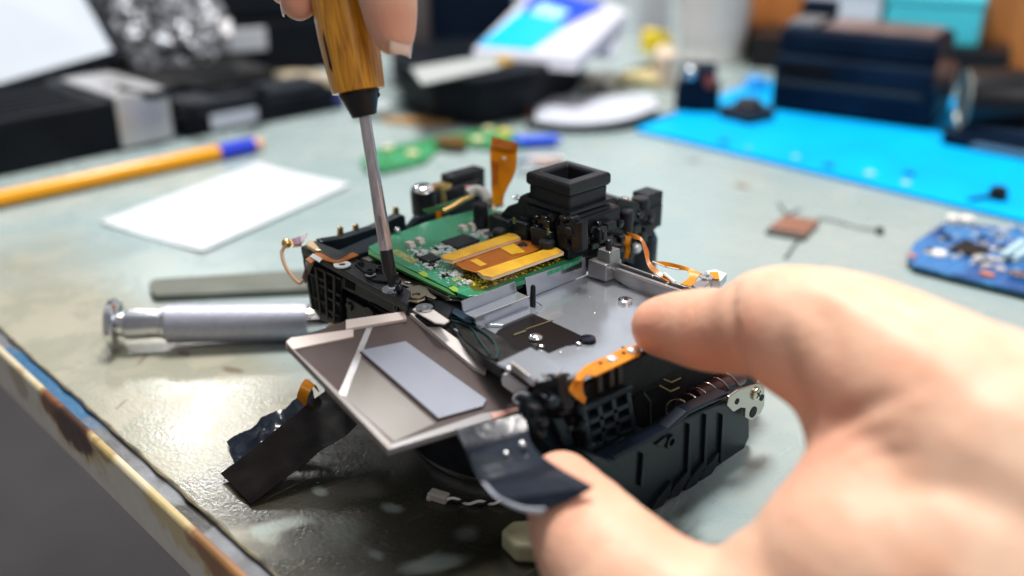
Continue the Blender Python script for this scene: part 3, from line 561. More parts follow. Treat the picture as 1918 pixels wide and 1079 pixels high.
# ---- viewfinder block
vf = MB(); vx0, vx1, vy0, vy1 = -202, -184, 200, 218
vf.box(vx0+.8, vx1-.8, vy0+.8, vy1-.8, 58, 68.5); vf.box(vx0-.2, vx1+.2, vy0-.2, vy1+.2, 52, 62.5); vf.box(vx0-1.5, vx1+1.5, vy0-1.5, vy1+2, 44, 57)
view = part(vf, 'viewfinder', BLK, .5)
def vp(mb, name, m, bevel=.3, **k): return mb.build(name, m, view, bevel, **k)
mb = MB(); n_ = 4
def rect(i, z): return [V(vx0+i, vy0+i, z), V(vx1-i, vy0+i, z), V(vx1-i, vy1-i, z), V(vx0+i, vy1-i, z)]
rings = [rect(.6, 68.4), rect(0, 69.2), rect(0, 71.6), rect(.5, 72.4), rect(3.2, 72.6), rect(3.9, 72.0), rect(4.6, 66), rect(4.9, 60)]
v = [p for r_ in rings for p in r_]; f = []
for i in range(len(rings)-1):
    for k in range(4): f.append((i*4+k, i*4+(k+1) % 4, i*4+4+(k+1) % 4, i*4+4+k))
f.append((28, 29, 30, 31)); f.append((3, 2, 1, 0)); mb.add(v, f); vp(mb, 'eyepiece_frame', EYE, .35, seg=3)
mb = MB(); mb.box(-198, -190, 205, 212, 60.1, 60.6); vp(mb, 'eyepiece_lens', mat('lens glass', (.01, .01, .015), .05), 0)
mb = MB(); mb.box(vx0-.7, vx1+.7, vy0-.7, vy1+.7, 63.2, 64.4); mb.box(vx0-.5, vx1+.5, vy0-.5, vy1+.5, 60.5, 61.2); vp(mb, 'viewfinder_rib', BLK, .2)
# surrounding castings
mb = MB(); mb.prism(Ys(199.5, (936, 402), (950, 386), (968, 380), (972, 368), (984, 362), (990, 395), (1030, 405), (1062, 414), (1070, 420), (1070, 474), (1050, 470), (1000, 452), (950, 432), (940, 425)), (0, 22, 0))
mb.prism(Xs(-186.5, (1090, 420), (1110, 405), (1148, 392), (1160, 372), (1198, 380), (1200, 394), (1228, 394), (1229, 412), (1221, 420), (1229, 445), (1229, 500), (1205, 505), (1150, 480), (1095, 478)), (-16, 0, 0))
mb.box(-216, -205, 197.5, 201, 50, 56.0); mb.prism(Ys(197.3, (1040, 424), (1058, 418), (1062, 424), (1062, 470), (1044, 465)), (0, 3, 0)); mb.prism(Ys(196.8, (1066, 420), (1088, 416), (1090, 472), (1070, 474)), (0, 3, 0))
vp(mb, 'viewfinder_base', BLK, .7)
for pts in (((1098, 432), (1146, 412), (1150, 440), (1128, 452), (1100, 462)), ((1158, 402), (1192, 400), (1194, 418), (1160, 422)), ((1200, 402), (1222, 400), (1216, 416), (1202, 418)), ((1128, 458), (1150, 448), (1160, 452), (1160, 470), (1132, 474))):
    mb = MB(); mb.prism(Xs(-186.0, *pts), (-1.5, 0, 0)); vp(mb, 'casting_boss', SLATE, .6)
for pts in (((955, 412), (978, 416), (980, 440), (960, 436)), ((1002, 418), (1030, 426), (1030, 450), (1004, 444)), ((1036, 412), (1042, 410), (1044, 460), (1037, 458))):
    mb = MB(); mb.prism(Ys(198.9, *pts), (0, 1.5, 0)); vp(mb, 'casting_boss', SLATE, .6)
for pa, pb in (((1100, 426), (1150, 404)), ((1128, 446), (1160, 440)), ((1200, 424), (1226, 426))):
    mb = MB(); mb.tube([X(*pa, -185.9), X(*pb, -185.9)], .7, 8); vp(mb, 'casting_bead', BLK, 0, smooth=True)
relief('X', -186.3, 1100, 1222, lambda x: (412, 470) if x < 1150 else (400, 480), 18, .6, 2.2, view)
relief('X', -182.4, 1092, 1172, lambda x: (410, 464), 16, 1.2, 3.8, view)
relief('Y', 198.4, 985, 1080, lambda x: (395+(x-985)*.2, 428+(x-985)*.28), 12, .8, 2.6, view)
relief('Y', 199.3, 950, 1085, lambda x: (412+(x-950)*.06, 445+(x-950)*.15), 14, .6, 2.0, view)
mb = MB(); 
for (x, y, z, r, h) in ((-188, 195, 44, 2.4, 12), (-196, 193, 44, 1.8, 9), (-221, 199, 50, 2.5, 8), (-190, 240, 50, 3, 8), (-206, 193, 46, 2.2, 9), (-184, 226, 50, 2.2, 8.6), (-212, 220, 56, 3, 4)):
    mb = MB(); mb.lathe((x, y, z), (0, 0, 1), [(0, r), (h-.5, r), (h, r-.5)], 18); vp(mb, 'mounting_boss', BLK, 0, smooth=True)
mb = MB(); mb.prism(Xs(-188.5, (1078, 420), (1092, 415), (1092, 470), (1078, 478)), (-2, 0, 0)); mb.prism(Ys(196, (952, 410), (985, 420), (985, 462), (955, 450)), (0, 2, 0)); mb.prism(Ys(195.5, (992, 425), (1030, 435), (1030, 470), (995, 462)), (0, 2, 0)); mb.prism(Xs(-183, (1125, 420), (1170, 430), (1185, 440), (1185, 455), (1160, 450), (1130, 440)), (-2, 0, 0)); vp(mb, 'base_rib', SLATE, .5)
mb = MB(); c = X(1212, 460, -188); mb.lathe(V(-194, 240, 18), (0, 0, 1), [(0, 7), (8, 9.5), (25, 9.5), (27, 8.5)], 28); vp(mb, 'round_housing', SLATE, 0, smooth=True)
mb = MB(); mb.box(-190.5, -188.5, 240, 250, 46, 54); mb.box(-196, -189, 243, 250.5, 53.5, 58); vp(mb, 'housing_lug', BLK, .5)
for x, y, z in ((1054, 398, 57.2), (970, 372, 57.5), (1170, 374, 57), (1170, 398, 57), (1144, 383, 57)):
    mb = MB(); mb.lathe(Z(x, y, z), (0, 0, 1), [(0, 1.5), (.6, 1.5), (.9, 1.0)], 16); vp(mb, 'screw', CHROME, 0, smooth=True)
for x, y, z, r in ((1113, 450, 51, 1.3), (1117, 457, 50, 1.0), (1090, 461, 50, .9), (1060, 415, 52, .6)):
    mb = MB(); mb.sphere(Z(x, y, z), r, 8, .6); part(mb, 'screw_head', CHROME, 0, smooth=True)
mb = MB(); mb.slab(49.5, 4, (1055, 470), (1100, 440), (1165, 440), (1170, 470), (1115, 480), (1090, 480)); part(mb, 'black_mount_plate', BLK, .4)
for x, y in ((962, 413), (1026, 434)):
    mb = MB(); mb.prism(Ys(194.8, (x-2, y-6), (x+2, y-5), (x+2, y+7), (x-2, y+6)), (0, .3, 0)); vp(mb, 'green_mark', mat('dull green paint', (.12, .20, .05), .4))
# gold contact lug with ribbon loop
mb = MB(); mb.prism(Xs(-186.5, (1184, 424), (1187, 417), (1193, 415), (1199, 419), (1200, 478), (1184, 474)), (-.5, 0, 0)); mb.prism(Xs(-186.3, (1184, 462), (1205, 466), (1228, 456), (1231, 462), (1210, 474), (1190, 478), (1184, 474)), (-.6, 0, 0)); gl = part(mb, 'gold_contact', mat('pale gold', (.70, .52, .32), .35, .7), .1)
mb = MB(); mb.lathe(X(1190, 428, -186.2), (1, 0, 0), [(0, .9), (.15, .9)], 14); mb.build('contact_hole', BLKD, gl)
mb = MB(); mb.sphere(X(1191, 464, -186), 1.9, 9); part(mb, 'solder_ball', SOLDER, 0, smooth=True)
mb = MB(); mb.ribbon([X(1170, 482, -182), X(1172, 462, -182), X(1164, 446, -182.5), X(1172, 434, -184), X(1186, 441, -183)], [X(1176, 486, -181), X(1180, 470, -181), X(1180, 452, -181), X(1186, 441, -181.5), X(1196, 448, -181)], .25); part(mb, 'orange_flex', KAP, 0, smooth=True)
mb = MB(); mb.ribbon([D(1172, 434, 285), D(1200, 444, 283), D(1215, 470, 280), D(1218, 490, 278), D(1240, 512, 274), D(1262, 528, 272)], [D(1188, 448, 284), D(1200, 452, 282), D(1206, 472, 280), D(1214, 500, 277), D(1230, 515, 274), D(1250, 528, 271)], .3); part(mb, 'orange_flex', KAPD, 0, smooth=True)
mb = MB(); mb.ribbon([D(1222, 489, 284), D(1250, 491, 283), D(1285, 500, 280), D(1315, 512, 278)], [D(1224, 492, 284), D(1262, 504, 282), D(1290, 508, 279), D(1300, 522, 277)], .2); mb.ribbon([D(1288, 506, 279), D(1290, 520, 277), D(1275, 532, 274)], [D(1312, 512, 278), D(1306, 522, 276), D(1297, 538, 273)], .3); part(mb, 'orange_flex', KAP, 0, smooth=True)
mb = MB(); mb.tube([D(1222, 490, 284), D(1248, 500, 283), D(1272, 505, 281)], .25, 6); mb.tube([D(1243, 512, 273), D(1255, 522, 272), D(1264, 529, 271)], .5, 6); part(mb, 'white_wire', CABW)
# standing orange flex
mb = MB(); mb.ribbon([D(921, 385, 333), D(921, 362, 334), D(920, 330, 336), D(918, 290, 338), D(921, 256, 340)], [D(942, 385, 333), D(946, 362, 333), D(964, 325, 334), D(968, 298, 336), D(970, 268, 337)], .3)
sf = part(mb, 'upright_orange_flex', KAP, 0, smooth=True, label='flat orange ribbon standing upright from the board')
mb = MB(); mb.ribbon([D(919, 275, 336), D(921, 257, 338)], [D(969, 283, 334), D(970, 268, 335)], .25, 2); mb.ribbon([D(921, 345, 332), D(920, 300, 334)], [D(933, 345, 331.5), D(934, 305, 333)], .2, 2); mb.build('copper_patch', KAPD, sf)
mb = MB(); mb.sphere(D(944, 297, 333.2), .7, 8); mb.build('flex_rivet', BUFF, sf)
mb = MB(); mb.ribbon([D(921, 384, 333), D(924, 400, 331), D(925, 412, 329)], [D(927, 384, 333), D(928, 400, 331), D(928, 412, 329)], .25, 3); part(mb, 'flex_tail', BUFF)
# back-left microphone / terminal cluster
mb = MB(); c = Z(795, 398, 47); mb.lathe(c, (0.1, -.1, 1), [(0, 4.2), (7.5, 4.4), (9, 4.0)], 24); part(mb, 'black_button', BLK, 0, smooth=True)
mb = MB(); mb.lathe(c+V(.9, -.9, 8.8), (0.1, -.1, 1), [(0, 3.9), (.8, 3.2), (1.2, 1)], 24); part(mb, 'button_cap', CHROME, 0, smooth=True)
mb = MB(); mb.box(c.x-6, c.x+1, c.y+3, c.y+26, 42, 53); mb.box(c.x-8, c.x-2, c.y+14, c.y+30, 44, 56); part(mb, 'terminal_block', BLK, .6)
mb = MB(); mb.prism(Xs(-250, (825, 352), (832, 344), (848, 345), (842, 355), (834, 358), (838, 383), (826, 385)), (-1.5, 0, 0)); mb.prism(Xs(-250, (812, 349), (838, 343), (838, 347), (812, 353)), (-3, 0, 0)); part(mb, 'gold_clip', GOLD, .2)
mb = MB(); mb.prism(Xs(-244.5, (795, 394), (850, 378), (880, 366), (886, 370), (850, 390), (800, 402)), (-1, 0, 0)); part(mb, 'green_strip', mat('strip green', (.05, .16, .07), .4))
mb = MB(); mb.tube(smooth_path([D(830, 396, 322), D(850, 386, 324), D(868, 375, 326), D(885, 368, 328)], 5), .8, 8); part(mb, 'gold_wire', GOLD, 0, smooth=True)
mb = MB(); mb.tube(smooth_path([D(876, 364, 335), D(890, 356, 336), D(905, 362, 335), D(915, 378, 333)], 5), 1.8, 10); part(mb, 'white_cable', mat('grey cable', (.45, .44, .42), .4), 0, smooth=True)
mb = MB(); mb.tube(smooth_path([D(872, 352, 338), D(892, 352, 337), D(912, 364, 335)], 5), .7, 8); part(mb, 'pink_cable', CABP, 0, smooth=True)
# left corner flexes
mb = MB(); mb.ribbon([D(545, 449, 303), D(560, 446, 303)], [D(548, 463, 301), D(566, 461, 301)], .4, 2); mb.sphere(D(537, 456, 302), 1.6, 8); part(mb, 'gold_tab', GOLD, 0, smooth=True)
mb = MB(); mb.ribbon([D(546, 448, 302.5), D(562, 443, 303), D(575, 437, 304)], [D(550, 460, 301), D(565, 456, 301), D(570, 450, 302)], .3, 2); part(mb, 'violet_flex', mat('violet flex', (.22, .14, .20), .35))
mb = MB(); mb.tube(smooth_path([D(537, 458, 301), D(528, 472, 301), D(533, 495, 300), D(545, 515, 299), D(560, 530, 298), D(568, 524, 298)], 6), .55, 8); part(mb, 'gold_wire', mat('copper beige wire', (.60, .36, .22), .4), 0, smooth=True)
mb = MB(); mb.prism(Zs(51.5, (573, 458), (578, 449), (588, 452), (602, 468), (590, 468)), (0, 0, -1.2)); part(mb, 'gold_spring', mat('pale gold', ()), .3)
mb = MB(); mb.ribbon([Z(572, 486, 50.8), Z(597, 474, 51), Z(630, 488, 51), Z(660, 473, 51)], [Z(582, 494, 50.8), Z(598, 486, 51), Z(632, 492, 51), Z(672, 478, 51)], .3); part(mb, 'orange_flex', KAPD, 0, smooth=True)
mb = MB(); mb.slab(51.4, .3, (580, 480), (586, 474), (604, 484), (598, 491)); part(mb, 'solder_strip', SOLDER, .1)
mb = MB(); mb.ribbon([Z(572, 488, 50.8), Y(572, 500, 147.6), Y(566, 520, 147.6)], [Z(588, 492, 50.8), Y(582, 505, 147.6), Y(572, 531, 147.6)], .3); part(mb, 'brown_flex', mat('brown flex', (.12, .055, .035), .35), 0, smooth=True)
mb = MB(); mb.prism(Ys(150, (610, 612), (632, 603), (648, 606), (648, 620), (612, 622)), (0, 2, 0)); part(mb, 'orange_flex_end', KAP, .2)
# clear clips by hinge
mb = MB()
def wf(mb, pts, r=.22): mb.tube([Vector(p) for p in pts], r, 6)
A1 = [Y(738, 574, 147.5), Y(745, 573, 150.5), Y(768, 578, 150), Y(768, 590, 148), Y(740, 597, 147)]
wf(mb, A1+[A1[0]]); B1 = [Y(768, 578, 150), Y(782, 586, 149), Y(768, 600, 147), Y(745, 588, 148)]; wf(mb, B1); part(mb, 'wire_clip', BRONZE, 0, smooth=True)
mb = MB(); mb.slab(47.8, .5, (772, 579), (783, 572), (803, 573), (842, 600), (832, 606), (815, 604), (790, 590)); part(mb, 'hinge_tab', RIM, .2)
washer(795, 578, 48, .9, 2.3, .5)

# ---- hinged screen, hanging over the front
SF, SA, SB, SH = V(-192.9, 149, 46.3), V(-199.8, 113.9, 47), V(-159.3, 114.1, 34), V(-152, 148.7, 33)
def S(px, py, up=0):      # a point of the screen's plane seen at a pixel
    nn = (SH-SF).cross(SA-SF).normalized(); nn = nn if nn.z > 0 else -nn
    d = ray(px, py); o = V(0, 0, HC*1000); t = ((SF+nn*up-o).dot(nn))/d.dot(nn); return o+d*t
nS = (SH-SF).cross(SA-SF).normalized(); nS = nS if nS.z > 0 else -nS
cn = [S(540, 640), S(648, 600), S(765, 590), S(812, 604), S(965, 700), S(972, 768), S(730, 838)]
mb = MB(); mb.prism(cn, nS*-1.6); scr = part(mb, 'display_screen', GLASS, .2, label='smoky glass display panel with a pale label hinged over the front')
def spx(mb, name, m, bevel=.05, **k): return mb.build(name, m, scr, bevel, **k)
def strip(name, m, up, th, *px): mb = MB(); mb.prism([S(x, y, up) for x, y in px], nS*-th); return spx(mb, name, m)
mb = MB(); mb.prism([p-nS*1.7 for p in [S(560, 645), S(650, 612), S(770, 600), S(930, 700), S(950, 765), S(732, 826)]], nS*-.4); spx(mb, 'screen_backing', mat('backing film', (.06, .05, .045), .35, col2=(.12, .10, .10), nscale=45, ramp=(.4, .7)), 0)
strip('label_shadow', mat('label shadow brown', (.05, .035, .03), .6), .45, .5, (673, 659), (760, 642), (909, 754), (820, 787))  # shadow line beneath the label, laid in as a dark brown sheet
strip('screen_label', LABEL, .75, .25, (675, 656), (760, 639), (911, 748), (905, 760), (822, 783))
strip('screen_rim', mat('pink white rim', (.70, .60, .55), .35), .5, 2.2, (536, 640), (545, 632), (662, 616), (662, 630), (548, 654))
strip('screen_rim', mat('pink white rim', ()), .9, 1.2, (648, 599), (757, 583), (762, 597), (648, 616))
strip('screen_rim', RIM, 1.2, 1.5, (768, 587), (786, 584), (914, 676), (910, 698), (886, 686))
strip('glass_reflection', mat('grey reflection tone', (.22, .205, .185), .3, spec=.3, col2=(.16, .145, .13), nscale=30), .12, .1, (668, 664), (815, 793), (738, 828), (640, 740))  # pale reflection and desk seen through the glass, painted as a flat panel
strip('screen_rim', mat('taupe rim', (.20, .17, .16), .35), .3, 2.0, (538, 645), (545, 648), (735, 831), (728, 842))
strip('screen_rim', mat('grey rim', (.26, .25, .26), .3), .3, 2.0, (728, 842), (736, 831), (900, 775), (972, 762), (972, 772), (905, 790))
strip('silver_band', mat('silver streak', (.42, .43, .46), .3, .5, col2=(.25, .24, .24), nscale=120), .2, .12, (686, 614), (698, 612), (648, 742), (634, 738))  # diagonal silvery streak laid over the glass as a thin strip
strip('pink_tab', mat('pink copper', (.55, .28, .22), .35), .5, .5, (918, 775), (968, 762), (970, 770), (925, 784))
mb = MB(); mb.sphere(S(800, 731, .3), .5, 6, .3); spx(mb, 'label_mark', mat('grey smudge', (.2, .22, .28), .6), 0)
# hinge film, right: curved foil draped over the thumb
mb = MB(); mb.ribbon([D(853, 805, 232), D(875, 850, 226), D(890, 885, 218), D(905, 905, 213), D(935, 938, 208)], [D(982, 775, 233), D(990, 812, 228), D(1003, 842, 220), D(1040, 872, 212), D(1112, 912, 204)], .25)
fo = part(mb, 'curved_foil', TAPEB, 0, smooth=True, label='blue black glossy foil curling over the thumb')
mb = MB(); mb.ribbon([D(903, 903, 212.6), D(930, 933, 208.5), D(975, 955, 206), D(1015, 962, 205)], [D(910, 905, 212), D(938, 932, 208), D(980, 950, 205.6), D(1022, 952, 204.6)], .5); mb.build('foil_edge', mat('milky foil edge', (.42, .45, .52), .25), fo, smooth=True)
mb = MB(); mb.ribbon([D(935, 938, 208), D(975, 952, 206.4), D(1010, 962, 205.4)], [D(1112, 912, 204), D(1080, 932, 204.4), D(1020, 956, 205.2)], .2); mb.build('foil_tip', TAPEB, fo, smooth=True)
for x, y, r in ((948, 850, .7), (978, 833, .9)):
    mb = MB(); mb.sphere(D(x, y, 221), r, 8); mb.build('foil_dot', CHROME, fo, smooth=True)
# tapes, left
def wrinkled(cl, nx, ny, amp, seed, th, fold=()):
    # a thin sheet over the four corners, creased by noise and folds
    v = []; f = []; q_ = cl
    nrm_ = (q_[1]-q_[0]).cross(q_[3]-q_[0]).normalized(); nrm_ = nrm_ if nrm_.z > 0 else -nrm_
    for sd_ in (0, 1):
        for i in range(nx+1):
            for j in range(ny+1):
                s_, t_2 = i/nx, j/ny; p = bil(q_, s_, t_2); h = mn.noise(V(s_*5+seed, t_2*3, seed))*amp+abs(mn.noise(V(s_*11, t_2*7+seed, 3)))*amp*.6
                for (f0, fw, fa) in fold: h += fa*math.exp(-((s_-f0+.12*(t_2-.5))/fw)**2)
                v.append(p+nrm_*(h-th*sd_))
    M = (nx+1)*(ny+1)
    for i in range(nx):
        for j in range(ny):
            a = i*(ny+1)+j; f.append((a, a+1, a+ny+2, a+ny+1)); f.append((M+a, M+a+ny+1, M+a+ny+2, M+a+1))
    for i in range(nx):
        for (a, b2) in ((i*(ny+1), (i+1)*(ny+1)), (i*(ny+1)+ny, (i+1)*(ny+1)+ny)): f.append((a, b2, M+b2, M+a))
    for j in range(ny):
        for (a, b2) in ((j, j+1), (nx*(ny+1)+j, nx*(ny+1)+j+1)): f.append((a, b2, M+b2, M+a))
    return MB().add(v, f)
from mathutils import noise as mn
part(wrinkled([Z(413, 887, 1.6), Z(665, 690, 17), Z(705, 768, 15), Z(470, 944, 1.0)], 30, 10, .5, 1.3, .2, ((.62, .08, .5), (.82, .06, -.5))), 'black_tape', TAPE, 0, smooth=True, label='long black tape strip hanging from the front to the desk')
part(wrinkled([Z(425, 828, 1.2), Z(585, 728, 13), Z(600, 790, 8), Z(442, 868, .8)], 40, 12, .8, 4.1, .15, ((.35, .05, .6), (.6, .06, -.6))), 'crinkled_tape', TAPEB, 0, smooth=True)
mb = MB(); mb.ribbon([Z(556, 745, 13), Z(560, 728, 16), Z(570, 712, 17), Z(580, 712, 15)], [Z(573, 762, 10.5), Z(578, 740, 14), Z(590, 722, 16), Z(598, 735, 14)], .3); part(mb, 'orange_flex', KAP, 0, smooth=True)
mb = MB(); mb.ribbon([Z(612, 720, 15), Z(598, 770, 8.5), Z(590, 800, 7.5)], [Z(622, 725, 15), Z(604, 776, 8.5), Z(592, 803, 7.5)], .2); part(mb, 'thin_tape_edge', SLATE)

# ================================================================== SCREWDRIVER
tipP = D(735, 543, 272); fb = D(683, 218, 265); ft = D(672, 172, 264); ht = D(630, -60, 259.5); hu = D(578, -380, 253)
axis = (fb-tipP).normalized()
ax2 = axis
L_ = (fb-tipP).length
sd = thing('screwdriver', 'wooden handled screwdriver standing upright with its tip on a screw', 'screwdriver', tipP)
m = mat('gunmetal tip', (.05, .048, .05), .3, .8)
t_ = L_*.235
mb = MB(); mb.lathe(tipP, axis, [(0, .55), (1.2, 1.0), (3.0, 1.1), (5.5, 1.85), (t_, 1.75)], 24)
mb.build('tip', m, sd, smooth=True)
mb = MB(); mb.lathe(tipP, axis, [(t_, 1.72), (t_+.3, 1.9), (L_-1, 1.55), (L_+1, 1.55)], 28); shaft = mb.build('shaft', mat('brushed shaft', (.66, .61, .64), .14, .7, col2=(.50, .46, .48), nscale=600, stretch=(1, 1, .05)), sd, smooth=True)
# engraved squiggle
side = axis.cross(fwd).normalized(); toC = (-fwd-axis*(-fwd).dot(axis)).normalized()
mb = MB(); o0 = tipP+axis*(t_+3)
pts = []
for k in range(60):
    t = k/59; h = t*6.5; pts.append(o0+axis*h+side*(.35*math.sin(t*40)+.1)+toC*(1.86))
mb.tube(pts, .09, 5); mb.build('engraving', mat('dark engraving', (.08, .06, .06), .5), shaft)
mb = MB(); lf = (ft-fb).length; a3 = (ft-fb).normalized()
mb.lathe(fb, a3, [(0, 3.0), (.3, 3.4), (.8, 3.5), (5, 5.0), (lf-.4, 5.5), (lf, 5.4), (lf+.8, 4.8)], 32); mb.build('ferrule', mat('black ferrule', (.014, .013, .014), .3, rvar=.1, nscale=200), sd, smooth=True)
mb = MB(); mb.sphere(fb+a3*5.2-side*4.5, .9, 6); mb.build('ferrule_chip', mat('black ferrule', ()), sd)
hv = (ht-ft); hl = hv.length; ha = hv.normalized()
WOOD = bpy.data.materials.new('varnished wood'); WOOD.use_nodes = True
n = WOOD.node_tree; b = n.nodes['Principled BSDF']; t = n.nodes.new('ShaderNodeTexCoord'); mp = n.nodes.new('ShaderNodeMapping'); mp.inputs['Scale'].default_value = (1, 1, .07)
qrot = ha.rotation_difference(V(0, 0, 1)).to_euler(); mp0 = n.nodes.new('ShaderNodeMapping'); mp0.inputs['Rotation'].default_value = qrot
n.links.new(t.outputs['Object'], mp0.inputs[0]); n.links.new(mp0.outputs[0], mp.inputs[0])
no = n.nodes.new('ShaderNodeTexNoise'); no.inputs['Scale'].default_value = 900; no.inputs['Detail'].default_value = 5; no.inputs['Distortion'].default_value = .6; n.links.new(mp.outputs[0], no.inputs['Vector'])
r = n.nodes.new('ShaderNodeValToRGB'); r.color_ramp.elements[0].position = .27; r.color_ramp.elements[0].color = (.24, .07, .003, 1); r.color_ramp.elements[1].position = .62; r.color_ramp.elements[1].color = (.74, .32, .012, 1)
n.links.new(no.outputs['Fac'], r.inputs[0]); n.links.new(r.outputs[0], b.inputs['Base Color']); b.inputs['Roughness'].default_value = .3; b.inputs['Coat Weight'].default_value = .5; b.inputs['Coat Roughness'].default_value = .2
bp = n.nodes.new('ShaderNodeBump'); bp.inputs['Strength'].default_value = .3; bp.inputs['Distance'].default_value = .0003; n.links.new(no.outputs['Fac'], bp.inputs['Height']); n.links.new(bp.outputs[0], b.inputs['Normal'])
mb = MB(); mb.lathe(ft, ha, [(0, 5.4), (.2, 7.0), (1.5, 7.2), (14, 8.0), (30, 8.2), (48, 8.8), (70, 9.4), (84, 8.5), (90, 5), (91, 1)], 48); hnd = mb.build('handle', WOOD, sd, smooth=True)
# burnt line along the handle
toC2 = (-fwd-ha*(-fwd).dot(ha)).normalized(); sd2 = ha.cross(toC2).normalized()
if sd2.dot(rgt) > 0: sd2 = -sd2
def onh(h, ang, r_): return ft+ha*h+(toC2*math.cos(ang)+sd2*math.sin(ang))*r_
rr = lambda h: 7.2+(h-1.5)*.8/12.5 if h < 14 else 8.0+(h-14)*.0125
mb = MB(); mb.tube([onh(h, .78, rr(h)-.12) for h in (5.5, 7, 9, 12, 14.5, 16.5)], [.12, .5, .45, .42, .36, .1], 8); mb.build('dark_groove', mat('burnt groove', (.015, .006, .002), .7), hnd, smooth=True)

# ================================================================== HANDS
def limb(mb, pts, n=20):
    P = [D(x, y, d) for x, y, d, r in pts]; R_ = [V(p[3], 0, 0) for p in pts]
    P2 = smooth_path(P, 8); R2 = [q.x for q in smooth_path(R_, 8)]
    mb.tube(P2, R2, n)
    mb.sphere(P2[0], R2[0], 12); mb.sphere(P2[-1], R2[-1], 12)
    for p, r_ in zip(P2[4:-1:4], R2[4:-1:4]): mb.sphere(p, r_*.995, 10)
from mathutils.bvhtree import BVHTree
def flesh(mb, label, vox=.0011, it=10, creases=(), flush_shade=()):
    o = mb.build('person', SKIN, None, 0)
    r_ = o.modifiers.new('remesh', 'REMESH'); r_.mode = 'VOXEL'; r_.voxel_size = vox; r_.use_smooth_shade = True
    s = o.modifiers.new('smooth', 'SMOOTH'); s.factor = .6; s.iterations = it
    bpy.context.view_layer.update(); dg = bpy.context.evaluated_depsgraph_get()
    me = bpy.data.meshes.new_from_object(o.evaluated_get(dg)); o.modifiers.clear(); o.data = me
    org = o.matrix_world.translation; tree = BVHTree.FromPolygons([v.co for v in me.vertices], [tuple(p.vertices) for p in me.polygons])
    def hit(x, y):
        h = tree.ray_cast(V(0, 0, HC)-org, ray(x, y).normalized()); return h[0]
    cps = []
    for pts, wd, dp in creases:
        pp = smooth_path([V(x, y, 0) for x, y in pts], 8); n_ = len(pp)
        for k, p in enumerate(pp):
            h = hit(p.x, p.y)
            if h is not None: cps.append((h, wd*.001, dp*.001*(math.sin(math.pi*min(1, (k+.6)/n_))**.5)))
    fl = [(hit(x, y), r_*.001, a) for x, y, r_, a in flush_shade]
    nrm = [v.normal.copy() for v in me.vertices]; att = me.attributes.new('flush_shade', 'FLOAT', 'POINT')
    from mathutils.kdtree import KDTree
    kd = KDTree(max(1, len(cps)))
    for k, c_ in enumerate(cps): kd.insert(c_[0], k)
    kd.balance()
    for k, v in enumerate(me.vertices):
        if cps:
            best = 0
            for co, idx, dist in kd.find_n(v.co, 3):
                _, wd, dp = cps[idx]
                if dist < wd*3: best = max(best, dp*math.exp(-(dist/wd)**2)); 
            v.co = v.co-nrm[k]*best
        f_ = 0
        for h, r2, a in fl:
            if h is not None: f_ = max(f_, a*math.exp(-((v.co-h).length/r2)**2))
        att.data[k].value = f_
    for p in me.polygons: p.use_smooth = True
    return tag(o, label, 'person')
mb = MB()
limb(mb, [(1238, 612, 243, 7.6), (1270, 612, 240, 8.8), (1320, 617, 234, 10.0), (1375, 620, 228, 10.2), (1440, 606, 220, 12.6), (1500, 622, 213, 14.6), (1600, 665, 204, 17.0), (1740, 765, 192, 20.5), (1900, 900, 180, 26), (2080, 1040, 172, 30)])
limb(mb, [(1052, 912, 223, 8.3), (1090, 985, 215, 12.0), (1150, 1070, 206, 14.5), (1240, 1150, 198, 16), (1380, 1200, 192, 18), (1640, 1130, 184, 24), (1860, 1120, 178, 31), (2100, 1200, 172, 33)])
limb(mb, [(1640, 740, 200, 16), (1705, 860, 193, 19.5), (1690, 980, 188, 22), (1640, 1090, 184, 24)])
limb(mb, [(1640, 740, 208, 14), (1760, 800, 205, 18), (1860, 900, 200, 24), (1980, 1100, 195, 34)])
limb(mb, [(1610, 700, 204, 15), (1690, 790, 198, 17.5), (1760, 900, 190, 21)])
limb(mb, [(1760, 760, 196, 19), (1850, 860, 188, 23), (1900, 960, 182, 27)])
